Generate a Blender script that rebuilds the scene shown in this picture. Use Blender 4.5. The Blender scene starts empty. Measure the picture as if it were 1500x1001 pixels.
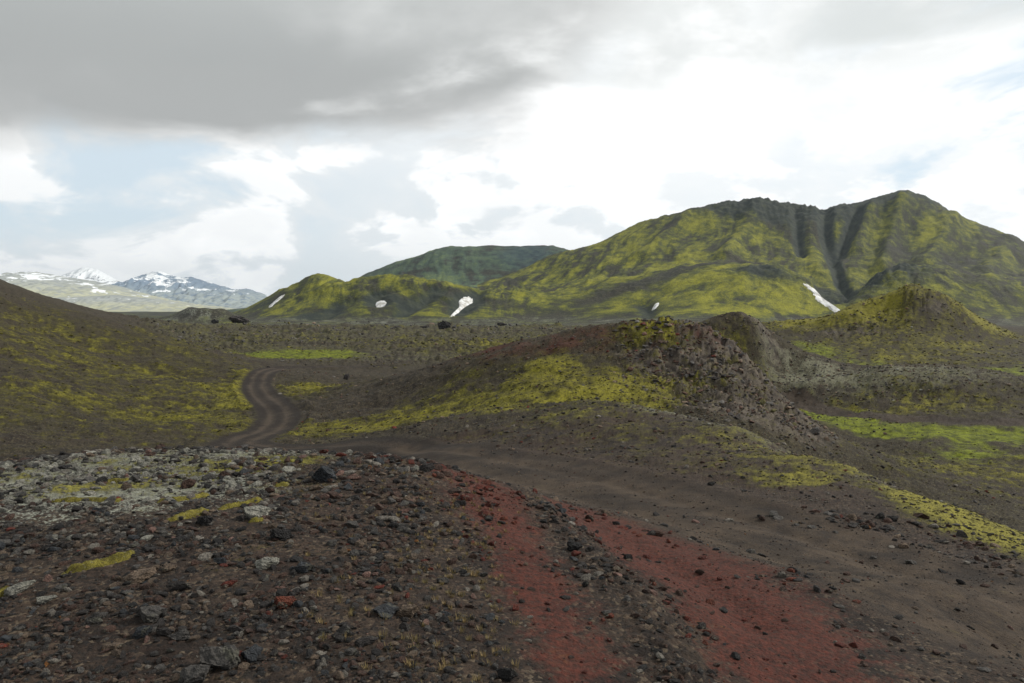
import bpy, math, random
import numpy as np
from mathutils import Vector, Matrix

rng = np.random.default_rng(11)
random.seed(5)
SC = bpy.context.scene
COL = SC.collection

# ------------------------------------------------------------------ camera
EYE = 14.5                       # eye height above the valley datum
F, CU, CV, HOR = 1000.0, 750.0, 500.5, 452.0
PITCH = math.atan((CV - HOR) / F)
cam_d = bpy.data.cameras.new('camera')
cam = bpy.data.objects.new('camera', cam_d)
COL.objects.link(cam)
cam_d.sensor_width = 36.0
cam_d.lens = 24.0
cam_d.clip_start = 0.05
cam_d.clip_end = 80000
cam.location = (0, 0, EYE)
cam.rotation_euler = (math.pi / 2 - PITCH, 0, 0)
SC.camera = cam

# ------------------------------------------------------------------ view, sun, sky
SC.view_settings.view_transform = 'Standard'
SC.view_settings.look = 'None'
SC.view_settings.exposure = 0.12
SC.view_settings.gamma = 1.0
SC.view_settings.use_curve_mapping = False
SUN_EL, SUN_AZ = math.radians(36), math.radians(72)     # azimuth clockwise from the view direction
SUN_STRENGTH = 3.0
sun_d = bpy.data.lights.new('sun', 'SUN')
sun_d.energy = SUN_STRENGTH
sun_d.angle = math.radians(4)
sun_d.color = (1.0, 0.95, 0.86)
sun = bpy.data.objects.new('sun', sun_d)
COL.objects.link(sun)
sdir = Vector((math.sin(SUN_AZ) * math.cos(SUN_EL), math.cos(SUN_AZ) * math.cos(SUN_EL), math.sin(SUN_EL)))
sun.rotation_euler = sdir.to_track_quat('Z', 'Y').to_euler()
sun.location = (60, 0, 120)


class NT:
    """small helper to write node trees"""
    def __init__(self, tree):
        self.t = tree
        tree.nodes.clear()

    def n(self, typ, _set=None, **ins):
        nd = self.t.nodes.new(typ)
        for k, v in (_set or {}).items():
            setattr(nd, k, v)
        for k, v in ins.items():
            key = int(k[1:]) if k[0] == 'i' and k[1:].isdigit() else k.replace('_', ' ')
            s = nd.inputs[key]
            if isinstance(v, bpy.types.NodeSocket):
                self.t.links.new(v, s)
            else:
                s.default_value = v
        return nd

    def math(self, op, a, b=0.0, c=0.0, clamp=False):
        nd = self.n('ShaderNodeMath', {'operation': op, 'use_clamp': clamp}, i0=a, i1=b, i2=c)
        return nd.outputs[0]

    def mix(self, f, a, b, blend='MIX'):
        nd = self.t.nodes.new('ShaderNodeMix')
        nd.data_type = 'RGBA'
        nd.blend_type = blend
        for s, v in ((nd.inputs[0], f), (nd.inputs[6], a), (nd.inputs[7], b)):
            if isinstance(v, bpy.types.NodeSocket):
                self.t.links.new(v, s)
            else:
                if s.type == 'RGBA' and len(v) == 3:
                    v = (*v, 1)
                s.default_value = v
        return nd.outputs[2]

    def ss(self, x, lo, hi, a=0.0, b=1.0):
        nd = self.t.nodes.new('ShaderNodeMapRange')
        nd.interpolation_type = 'SMOOTHSTEP'
        for k, v in zip(('Value', 'From Min', 'From Max', 'To Min', 'To Max'), (x, lo, hi, a, b)):
            if isinstance(v, bpy.types.NodeSocket):
                self.t.links.new(v, nd.inputs[k])
            else:
                nd.inputs[k].default_value = v
        return nd.outputs[0]

    def noise(self, vec, scale, detail=6.0, rough=0.55, dist=0.0, w=None):
        nd = self.n('ShaderNodeTexNoise', {}, Vector=vec, Scale=scale, Detail=detail, Roughness=rough, Distortion=dist)
        return nd.outputs[0]


world = bpy.data.worlds.new('World')
SC.world = world
world.use_nodes = True


def build_sky():
    T = NT(world.node_tree)
    out = T.n('ShaderNodeOutputWorld')
    tc = T.n('ShaderNodeTexCoord').outputs['Generated']
    sep = T.n('ShaderNodeSeparateXYZ', {}, Vector=tc)
    X, Y, Z = sep.outputs
    sky = T.n('ShaderNodeTexSky', {'sky_type': 'NISHITA', 'sun_disc': False, 'sun_elevation': SUN_EL,
                                   'sun_rotation': SUN_AZ, 'altitude': 600.0, 'air_density': 1.0,
                                   'dust_density': 1.0, 'ozone_density': 1.2})
    # position on a cloud deck overhead: clouds shrink and flatten towards the horizon
    zc = T.math('MAXIMUM', Z, 0.0)
    zz = T.math('ADD', zc, 0.10)
    cx, cy = T.math('DIVIDE', X, zz), T.math('DIVIDE', Y, zz)
    deck = T.n('ShaderNodeCombineXYZ', {}, X=cx, Y=cy, Z=0.3).outputs[0]
    big = T.noise(deck, 0.42, 7, 0.52, 0.3)
    big2 = T.noise(T.n('ShaderNodeVectorMath', {'operation': 'ADD'}, i0=deck, i1=(7.3, 2.1, 4.0)).outputs[0], 0.9, 8, 0.55, 0.25)
    # puffy side-on clouds low in the sky
    puff_v = T.n('ShaderNodeVectorMath', {'operation': 'MULTIPLY'}, i0=tc, i1=(1.0, 1.0, 2.1)).outputs[0]
    puff = T.noise(puff_v, 4.6, 9, 0.56, 0.35)
    puff2 = T.noise(puff_v, 9.0, 7, 0.55, 0.2)
    az = T.math('ARCTAN2', X, Y)                       # radians, right positive
    el = T.math('ARCSINE', Z)
    # dark deck: its lower edge lies low on the left and climbs to the right
    r0 = T.ss(az, -0.66, -0.10, 0.0, 0.04)
    r1 = T.ss(az, -0.06, 0.34, 0.0, 0.27)
    edge = T.math('ADD', T.math('ADD', 0.187, r0), r1)
    nb = T.math('MULTIPLY', T.math('SUBTRACT', big2, 0.5), T.ss(az, -0.35, 0.1, 0.06, 0.34))
    nb2 = T.math('MULTIPLY', T.math('SUBTRACT', puff, 0.5), 0.09)
    dd = T.math('ADD', T.math('ADD', T.math('SUBTRACT', el, edge), nb), nb2)
    dark = T.ss(dd, -0.012, T.ss(az, -0.25, 0.1, 0.045, 0.12))
    # grey patches on the right
    g_r = T.ss(T.math('ADD', big2, T.math('MULTIPLY', T.math('SUBTRACT', puff, 0.5), 0.5)), 0.43, 0.60)
    g_r = T.math('MULTIPLY', g_r, T.ss(el, 0.24, 0.34))
    g_r = T.math('MULTIPLY', g_r, T.ss(az, -0.1, 0.2, 0.0, 0.8))
    g2 = T.math('MULTIPLY', T.math('MULTIPLY', T.ss(az, 0.24, 0.46), T.ss(T.math('ADD', el, nb2), 0.30, 0.335)), T.ss(big2, 0.34, 0.52, 0.35, 1.0))
    g_r = T.math('MAXIMUM', g_r, g2)
    # blue gaps low in the sky, mostly left, some far right
    gap = T.ss(puff, 0.50, 0.38)
    azl = T.ss(az, -0.15, -0.45)
    azr = T.ss(az, 0.40, 0.56)
    where = T.math('ADD', azl, azr, clamp=True)
    gap = T.math('MULTIPLY', gap, T.ss(where, 0.0, 1.0, 0.2, 1.0))
    gap = T.math('MULTIPLY', gap, T.ss(el, 0.45, 0.25))
    gap = T.math('MULTIPLY', gap, T.ss(el, 0.04, 0.12, 0.4, 1.0))
    # cloud brightness (background strength is 0.1, hence the large numbers)
    shade = T.ss(T.math('ADD', puff, T.math('MULTIPLY', T.math('SUBTRACT', puff2, 0.5), 0.5)), 0.455, 0.535)
    veil = T.ss(puff2, 0.40, 0.62, 0.0, 0.5)
    low = T.ss(el, 0.36, 0.12)
    lowl = T.math('MULTIPLY', low, T.ss(az, 0.30, -0.15, 0.5, 1.0))
    white = T.mix(T.math('MULTIPLY', T.math('SUBTRACT', 1.0, shade), T.ss(lowl, 0, 1, 0.3, 1.0)), (11.0, 11.05, 11.0), (8.0, 8.45, 8.7))
    white = T.mix(T.math('MULTIPLY', veil, lowl), white, (8.8, 9.0, 9.05))
    grey = T.mix(T.ss(T.math('ADD', big, T.math('MULTIPLY', T.math('SUBTRACT', big2, 0.5), 0.7)), 0.40, 0.68), (3.7, 3.9, 3.85), (7.8, 7.9, 7.8))
    grey = T.mix(T.ss(dd, 0.22, 0.04, 0, 0.8), grey, (3.9, 3.95, 3.9))
    grey = T.mix(T.math('MULTIPLY', T.ss(big2, 0.52, 0.66), 0.45), grey, (8.5, 8.6, 8.5))
    grey = T.mix(T.ss(el, 0.30, 0.50, 0, 0.5), grey, (6.8, 6.9, 6.8))
    bluish = T.mix(0.80, sky.outputs[0], (7.4, 8.5, 9.2))
    c = T.mix(gap, white, bluish)
    c = T.mix(T.math('MULTIPLY', g_r, 0.85), c, (6.6, 6.9, 6.8))
    c = T.mix(T.math('MULTIPLY', dark, T.ss(big2, 0.72, 0.55, T.ss(az, -0.3, 0.0, 0.85, 0.15), 0.97)), c, grey)
    # ground half of the dome: dark earth colour
    c = T.mix(T.ss(Z, -0.001, -0.02), c, (0.6, 0.55, 0.45))
    bg = T.n('ShaderNodeBackground', {}, Color=c, Strength=0.1)
    T.t.links.new(bg.outputs[0], out.inputs['Surface'])


build_sky()


# ------------------------------------------------------------------ numeric helpers
def P(u, v, d):
    """world point seen at picture place (u, v) when its forward distance is d"""
    ca, sa = math.cos(PITCH), math.sin(PITCH)
    a, b = (np.asarray(u) - CU) / F, -(np.asarray(v) - CV) / F
    dy, dz = ca + b * sa, -sa + b * ca
    k = np.asarray(d) / dy
    return a * k, dy * k, EYE + dz * k


_pr = np.random.default_rng(3)
_perm = _pr.permutation(256)
_perm = np.concatenate([_perm, _perm, _perm])
_ang = _pr.random(256) * 2 * np.pi
_gx, _gy = np.cos(_ang).astype(np.float32), np.sin(_ang).astype(np.float32)


def perlin(x, y):
    xi, yi = np.floor(x).astype(np.int64), np.floor(y).astype(np.int64)
    xf, yf = (x - xi).astype(np.float32), (y - yi).astype(np.float32)
    xi &= 255
    yi &= 255
    u = xf * xf * xf * (xf * (xf * 6 - 15) + 10)
    v = yf * yf * yf * (yf * (yf * 6 - 15) + 10)

    def g(ix, iy, fx, fy):
        h = _perm[_perm[ix] + iy]
        return _gx[h] * fx + _gy[h] * fy
    a = g(xi, yi, xf, yf)
    b = g(xi + 1, yi, xf - 1, yf)
    c = g(xi, yi + 1, xf, yf - 1)
    d = g(xi + 1, yi + 1, xf - 1, yf - 1)
    return (a + u * (b - a)) * (1 - v) + (c + u * (d - c)) * v


def fbm(x, y, octv=5, gain=0.5, lac=2.03, seed=0.0):
    s, a, f, tot = 0, 1.0, 1.0, 0.0
    for i in range(octv):
        s = s + a * perlin(x * f + seed + i * 17.3, y * f - seed + i * 9.1)
        tot += a
        a *= gain
        f *= lac
    return s / tot * 1.5


def ridged(x, y, octv=4, gain=0.5, lac=2.1, seed=0.0):
    s, a, f, tot = 0, 1.0, 1.0, 0.0
    for i in range(octv):
        s = s + a * (1 - 2 * np.abs(perlin(x * f + seed + i * 11.3, y * f - seed + i * 5.7)))
        tot += a
        a *= gain
        f *= lac
    return s / tot


def worley(x, y, seed=0):
    """distances to the nearest two feature points and the nearest one's random value"""
    xi, yi = np.floor(x).astype(np.int64), np.floor(y).astype(np.int64)
    f1 = np.full(x.shape, 9.0, np.float32)
    f2 = np.full(x.shape, 9.0, np.float32)
    rv = np.zeros(x.shape, np.float32)
    for dx in (-1, 0, 1):
        for dy in (-1, 0, 1):
            h = _perm[_perm[(xi + dx + seed) & 255] + ((yi + dy) & 255)]
            h2, h3 = _perm[h + 71], _perm[h + 139]
            d = np.hypot(xi + dx + h2 / 256.0 - x, yi + dy + h3 / 256.0 - y)
            nb = d < f1
            f2 = np.where(nb, f1, np.minimum(f2, d))
            rv = np.where(nb, h / 255.0, rv)
            f1 = np.where(nb, d, f1)
    return f1, f2, rv


def blocks(x, y, seed=0):
    wx = x + fbm(x * 1.3, y * 1.3, 2, seed=3) * 0.35
    f1, f2, rv = worley(wx, y, seed)
    return (0.35 + rv) * sst(f2 - f1, 0.0, 0.30) * (1 - 0.25 * f1)


def sst(x, a, b):
    t = np.clip((x - a) / (b - a), 0, 1)
    return t * t * (3 - 2 * t)


def tps(pts, reg=1e-4):
    """thin-plate surface through (u, v, d) control points; heights over (s = x/y, t = ln y)"""
    pts = np.array(pts, float)
    x, y, z = P(pts[:, 0], pts[:, 1], pts[:, 2])
    c = np.stack([x / y, np.log(y)], 1)
    n = len(c)
    r2 = ((c[:, None] - c[None]) ** 2).sum(-1)
    K = 0.5 * r2 * np.log(r2 + 1e-12) + reg * np.eye(n)
    A = np.zeros((n + 3, n + 3))
    A[:n, :n] = K
    A[:n, n] = 1
    A[:n, n + 1:] = c
    A[n, :n] = 1
    A[n + 1:, :n] = c.T
    w = np.linalg.solve(A, np.concatenate([(z - EYE) / y, [0, 0, 0]]))

    def ev(s, t):
        out = w[n] + w[n + 1] * s + w[n + 2] * t
        for i in range(n):
            r = (s - c[i, 0]) ** 2 + (t - c[i, 1]) ** 2
            out = out + w[i] * 0.5 * r * np.log(r + 1e-12)
        return out * np.exp(t) + EYE
    return ev


# ------------------------------------------------------------------ near terrain control points
def zc(u, z, d):
    """control point given by height relative to the eye"""
    return (u, HOR - z / d * F, d)


CP = []
# the camera's own mound and the red spur beside the track
for u in (-700, -350, 0, 250, 500, 700):
    CP += [(u, 1001, 3.1), zc(u, -1.62, 1.2), zc(u, -1.66, 2.0)]
CP += [(900, 1001, 3.35), (1200, 1001, 3.8), (1500, 1001, 4.2), (1900, 1001, 4.4)]
CP += [zc(1000, -1.68, 1.2), zc(1500, -1.85, 1.2), zc(2100, -2.0, 1.2), zc(1000, -1.75, 2.0), zc(1500, -2.0, 2.0)]
CP += [(-500, 850, 4.4), (0, 850, 4.4), (300, 850, 4.35), (500, 850, 4.4), (700, 850, 4.75), (850, 850, 5.0), (1000, 850, 5.6), (1200, 850, 6.3), (1350, 850, 7.0)]
CP += [(0, 750, 6.1), (250, 750, 6.0), (500, 750, 6.2), (650, 750, 6.5), (760, 750, 7.3), (860, 760, 8.1)]
CP += [(0, 700, 8.2), (300, 700, 7.8), (500, 700, 7.6), (640, 712, 7.4)]
CREST0 = [(-600, 735, 8.5), (-250, 705, 9.3), (0, 683, 10.0), (130, 665, 11.3), (300, 662, 11.5), (450, 666, 10.6), (560, 671, 10.0), (640, 681, 9.4), (700, 700, 9.0), (770, 722, 9.3)]
CP += CREST0
for u in (-600, -250, 0, 150, 300, 430):
    CP += [zc(u, -5.6, 19), zc(u, -8.6, 30)]
CP += [zc(560, -3.8, 14.5), zc(680, -3.35, 12.5), zc(560, -5.2, 20), zc(480, -6.2, 24)]
# track
ROAD = [(560, 538, 150), (500, 537, 146), (430, 538, 140), (398, 542, 130), (380, 553, 116), (378, 570, 100), (396, 590, 86), (410, 610, 74), (396, 630, 64), (362, 643, 56),
        (352, 651, 50.5), (400, 659, 44.5), (470, 658, 39.5), (540, 659, 35), (620, 666, 29), (700, 679, 24), (800, 701, 19), (900, 727, 15.2), (1000, 756, 12.4), (1150, 800, 9.8),
        (1300, 850, 8.0), (1500, 925, 6.4), (1750, 1020, 5.2)]
CP += ROAD[::1]
# gravel ridge beyond the track
CP += [(470, 645, 48), (560, 640, 47), (620, 628, 46), (700, 607, 46), (780, 596, 45), (850, 592, 42), (920, 596, 38), (1000, 609, 33), (1100, 637, 27), (1250, 689, 19.5), (1400, 742, 15.3), (1500, 788, 12.8), (1700, 850, 10.5), (2000, 900, 9)]
CP += [(700, 640, 33), (800, 650, 27), (900, 650, 25), (1000, 680, 19), (1000, 640, 25), (1150, 700, 16.5), (1200, 740, 13.2), (1350, 780, 11.6), (1500, 840, 9.2)]
# behind the ridge: trough, then the valley on the right
CP += [zc(850, -7.9, 50), zc(950, -8.0, 45), zc(1050, -8.3, 41), zc(1150, -8.5, 34), zc(1300, -8.6, 28), zc(1450, -8.0, 21), zc(1650, -7.2, 17)]
CP += [zc(1250, -11.6, 46), zc(1400, -12.6, 42), zc(1550, -12.4, 34), zc(1500, -14.0, 55), zc(1400, -14.0, 60), zc(1800, -13.8, 50), zc(1350, -14.4, 75), zc(1500, -14.4, 75), zc(1900, -14, 90)]
# rocky hill in the middle
CP += [(430, 577, 93), (520, 562, 92), (600, 549, 90), (700, 521, 86), (780, 497, 80), (850, 484, 76), (900, 478, 74), (960, 472, 73), (1010, 476, 73), (1045, 490, 72), (1080, 515, 71), (1110, 543, 69), (1150, 583, 66), (1200, 620, 61), (1280, 664, 55), (1330, 690, 51)]
CP += [(800, 530, 66), (800, 565, 57), (740, 575, 60), (900, 520, 66), (900, 560, 57), (1000, 520, 66), (1000, 560, 60), (1050, 595, 54), (1100, 620, 49), (600, 600, 66), (600, 628, 54), (500, 600, 73), (480, 630, 60), (440, 610, 72), (700, 590, 60)]
CP += [zc(700, -11.5, 100), zc(800, -9.5, 95), zc(900, -8, 92), zc(1000, -8.5, 90), zc(1080, -12, 88), zc(1180, -13.8, 85), zc(1180, -13.2, 70)]
CP += [zc(600, -12.0, 110), zc(500, -12.2, 110), zc(850, -12.3, 115), zc(960, -12.0, 110)]
# hill on the left
CP += [(-700, 240, 150), (-300, 345, 155), (-150, 385, 160), (0, 430, 165), (100, 455, 168), (200, 484, 165), (300, 511, 150), (345, 530, 138), (366, 545, 122)]
CP += [(0, 500, 112), (0, 560, 82), (0, 610, 60), (-300, 500, 95), (-300, 590, 60), (100, 500, 132), (150, 560, 96), (150, 610, 70), (250, 560, 108), (200, 645, 53), (280, 610, 76), (330, 580, 95), (310, 625, 66), (100, 655, 47)]
CP += [zc(u, -11.5, 215) for u in (-300, 0, 150, 300)] + [zc(-150, -8, 200)]
CP += [zc(330, -12.4, 170), zc(400, -12.5, 160)]
# dark shoulder behind it
CP += [(-700, 300, 420), (-300, 345, 420), (-120, 378, 420), (0, 408, 420), (60, 430, 425), (130, 450, 430), (200, 468, 430)]
CP += [zc(u, -13, 300) for u in (-700, -300, -120, 0, 100, 200)] + [zc(u, -15, 560) for u in (-700, -300, 0, 150)]
# grey mound, rocky knob and crag hill on the right
CP += [(1090, 530, 113), (1130, 525, 118), (1190, 528, 120), (1245, 546, 116), (1300, 535, 113), (1360, 541, 110), (1430, 558, 106), (1500, 580, 100), (1600, 600, 96)]
CP += [(1180, 563, 109), (1250, 584, 103), (1350, 590, 99.5), (1450, 599, 96)]
CP += [(1165, 588, 106), (1200, 597, 100), (1250, 606, 94.5), (1300, 612, 90.5), (1370, 616, 88.5), (1440, 618, 87), (1500, 620, 86), (1700, 625, 84)]
CP += [(1022, 482, 118), (1042, 472, 118), (1075, 472, 118), (1112, 477, 118), (1145, 502, 122), (1175, 515, 128)]
CP += [zc(1070, -9, 135), zc(1300, -12.8, 132), zc(1450, -13.2, 130), zc(1180, -12.6, 142), zc(1600, -13, 130), zc(1070, -11, 103)]
CP += [(1090, 484, 236), (1125, 477, 236), (1165, 474, 238), (1205, 469, 238), (1232, 458, 235), (1262, 446, 234), (1300, 438, 232), (1335, 426, 230), (1368, 426, 231), (1395, 440, 233), (1425, 460, 235), (1480, 492, 238), (1560, 497, 240)]
CP += [(1200, 500, 205), (1260, 496, 206), (1350, 488, 206), (1430, 505, 208), (1300, 470, 220), (1360, 458, 220)]
for u in (1130, 1250, 1350, 1480, 1700, 2000):
    CP += [zc(u, -12.9, 175), zc(u, -13, 300)]
# level lava field
for u in (250, 400, 550, 700, 850, 1000):
    CP += [zc(u, -12.5, 180), zc(u, -12.8, 260), zc(u, -13.5, 380)]
for u in (250, 400, 550, 700, 850, 1000, 1150, 1300, 1500, 1800, 2100, -700):
    CP += [zc(u, -15.5, 560), zc(u, -16.5, 700)]
for u in (1150, 1300, 1500, 1800, 2100):
    CP += [zc(u, -13.8, 400)]
CP += [zc(2100, -2.2, 5), zc(2200, -8, 20), zc(2200, -13, 60), zc(2200, -13, 150), zc(-900, -2.0, 5), zc(-900, -7, 25), zc(-900, -8, 45), zc(-900, -2, 80)]
near_ev = tps(CP, 2e-5)

# ------------------------------------------------------------------ far terrain control points
FP = []
for u in (-900, -500, -200, 0, 120, 240, 330, 430, 540, 660, 780, 900, 1020, 1150, 1300, 1500, 1800, 2200):
    FP += [zc(u, -15.5, 560), zc(u, -17.5, 760), zc(u, -19.0, 930)]
for u in (-900, -500, -200, 0, 120, 240, 300):
    FP += [zc(u, -20, 1300), zc(u, -20, 1800), zc(u, -20, 2600)]
for u in (-900, -400, 0, 200, 350, 500, 700, 900, 1200, 1500, 2000):
    FP += [zc(u, -20, 3600)]
# middle hills
FP += [(385, 462, 1200), (410, 450, 1220), (440, 433, 1240), (475, 419, 1250), (520, 412, 1260), (570, 408, 1270), (620, 411, 1270), (660, 416, 1280), (700, 424, 1290), (730, 425, 1330)]
FP += [(560, 438, 1130), (560, 462, 1040), (470, 448, 1130), (640, 445, 1140), (680, 455, 1100), (430, 462, 1080), (500, 466, 1020), (620, 467, 1020), (520, 432, 1170)]
FP += [zc(470, 5, 1420), zc(570, 20, 1450), zc(650, 25, 1450)]
# small bright hill
FP += [(350, 458, 1600), (380, 443, 1620), (410, 428, 1640), (445, 412, 1650), (470, 405, 1650), (495, 413, 1660), (530, 424, 1680), (420, 448, 1500), (460, 430, 1520), zc(460, -5, 1900), zc(400, -18, 1900), zc(360, -20, 1800)]
# blue plateau
FP += [(505, 422, 2450), (540, 404, 2480), (570, 389, 2500), (610, 378, 2500), (632, 370, 2500), (650, 363, 2500), (675, 362, 2510), (730, 362, 2530), (700, 362, 2520), (760, 362, 2540), (802, 361, 2550), (830, 372, 2550), (870, 385, 2550)]
FP += [(600, 405, 2250), (660, 400, 2230), (720, 405, 2200), (780, 400, 2200), (640, 425, 2000), (720, 425, 2000), zc(650, 60, 3000), zc(780, 60, 3000), zc(540, 10, 2100)]
# the large mountain
FP += [(700, 452, 1400), (715, 442, 1450), (745, 420, 1600), (780, 395, 1750), (815, 374, 1850), (850, 366, 1900), (885, 354, 1920), (930, 331, 1950), (975, 318, 1960), (1020, 311, 1970),
       (1060, 302, 1970), (1100, 299, 1980), (1150, 304, 1990), (1190, 312, 2000), (1215, 309, 2000), (1245, 302, 2000), (1275, 293, 1990), (1325, 288, 1980), (1355, 293, 1980), (1390, 306, 1980),
       (1430, 325, 1970), (1465, 343, 1950), (1500, 356, 1930), (1600, 395, 1850), (1800, 440, 1700)]
FP += [(880, 400, 1600), (840, 430, 1350), (950, 370, 1680), (1000, 360, 1700), (1050, 340, 1780), (1100, 340, 1780), (1180, 365, 1700), (1250, 360, 1740), (1320, 345, 1780), (1400, 370, 1690), (1480, 400, 1580),
       (1140, 385, 1580), (1220, 395, 1550), (1020, 388, 1480), (930, 405, 1420)]
FP += [(950, 425, 1260), (1000, 408, 1290), (1050, 396, 1300), (1090, 391, 1310), (1140, 397, 1300), (1190, 418, 1270), (1230, 450, 1220), (1000, 440, 1150), (1080, 435, 1150), (1150, 445, 1140), (960, 462, 1060), (1100, 466, 1030), (1190, 465, 1090)]
FP += [(860, 455, 1180), (780, 460, 1150), (910, 445, 1200), (930, 462, 1100), (1090, 388, 1420)]
FP += [(1225, 430, 1400), (1250, 455, 1240), (1270, 425, 1230), (1310, 402, 1250), (1360, 392, 1270), (1420, 408, 1230), (1500, 425, 1180), (1300, 440, 1110), (1400, 450, 1080), (1500, 462, 1050), (1700, 460, 1100)]
FP += [zc(u, 60, 2700) for u in (900, 1100, 1300, 1500)] + [zc(1200, 130, 2350), zc(1000, 120, 2350), zc(1400, 120, 2350)]
far_ev = tps(FP, 2e-5)

# road in world coordinates
rp = np.array(ROAD, float)
rx, ry, rz = P(rp[:, 0], rp[:, 1], rp[:, 2])


def catmull(pts, n=10):
    pts = np.asarray(pts, float)
    q = np.concatenate([[2 * pts[0] - pts[1]], pts, [2 * pts[-1] - pts[-2]]])
    out = []
    for i in range(1, len(q) - 2):
        for k in range(n):
            t = k / n
            a, b, c, d = q[i - 1], q[i], q[i + 1], q[i + 2]
            out.append(0.5 * ((2 * b) + (c - a) * t + (2 * a - 5 * b + 4 * c - d) * t * t + (3 * b - a - 3 * c + d) * t ** 3))
    out.append(pts[-1])
    return np.array(out)


ROADW = catmull(np.stack([rx, ry, rz], 1), 8)
SIDE = catmull(np.stack(P(np.array([1165, 1200, 1250, 1300, 1370, 1440, 1500, 1700]), np.array([588, 597, 606, 612, 616, 618, 620, 625]), np.array([106, 100, 94.5, 90.5, 88.5, 87, 86, 84.])), 1), 6)


def polydist(x, y, poly):
    """distance, side-signed offset and z of the nearest place on a world polyline"""
    best = np.full(x.shape, 1e9, np.float32)
    off = np.zeros(x.shape, np.float32)
    zz = np.zeros(x.shape, np.float32)
    for a, b in zip(poly[:-1], poly[1:]):
        dx, dy = b[0] - a[0], b[1] - a[1]
        L2 = dx * dx + dy * dy
        m = slice(None)
        t = np.clip(((x - a[0]) * dx + (y - a[1]) * dy) / L2, 0, 1)
        px, py = x - (a[0] + t * dx), y - (a[1] + t * dy)
        d = np.hypot(px, py)
        w = d < best
        best = np.where(w, d, best)
        off = np.where(w, np.sign(dx * py - dy * px) * d, off)
        zz = np.where(w, a[2] + t * (b[2] - a[2]), zz)
    return best, off, zz


def blob(s, t, u, d, ru, rd, rot=0.0, p=1.0):
    """soft ellipse round the place at azimuth column u, distance d"""
    a = (s - (u - CU) / F)
    b = (t - math.log(d))
    c, q = math.cos(rot), math.sin(rot)
    a, b = a * c + b * q, -a * q + b * c
    return np.exp(-((a / (ru / F)) ** 2 + (b / rd) ** 2) * p)


def path_st(s, t, pts, w):
    """soft band along a line of (u, d) places, w in the same angular units"""
    q = np.array([((u - CU) / F, math.log(d)) for u, d in pts])
    best = np.full(s.shape, 1e9, np.float32)
    for a, b in zip(q[:-1], q[1:]):
        e = b - a
        k = np.clip(((s - a[0]) * e[0] + (t - a[1]) * e[1]) / (e @ e), 0, 1)
        best = np.minimum(best, np.hypot(s - a[0] - k * e[0], t - a[1] - k * e[1]))
    return np.exp(-(best / w) ** 2)


# coarse table of the bare near surface for quick look-ups
TS = np.linspace(-1.75, 1.75, 520)
TT = np.linspace(math.log(1.0), math.log(760), 620)
_S, _T = np.meshgrid(TS, TT, indexing='ij')
TAB = near_ev(_S, _T)


def tab(s, t):
    fs = np.clip((s - TS[0]) / (TS[1] - TS[0]), 0, len(TS) - 1.001)
    ft = np.clip((t - TT[0]) / (TT[1] - TT[0]), 0, len(TT) - 1.001)
    i, j = fs.astype(int), ft.astype(int)
    a, b = fs - i, ft - j
    return (TAB[i, j] * (1 - a) + TAB[i + 1, j] * a) * (1 - b) + (TAB[i, j + 1] * (1 - a) + TAB[i + 1, j + 1] * a) * b


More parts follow.
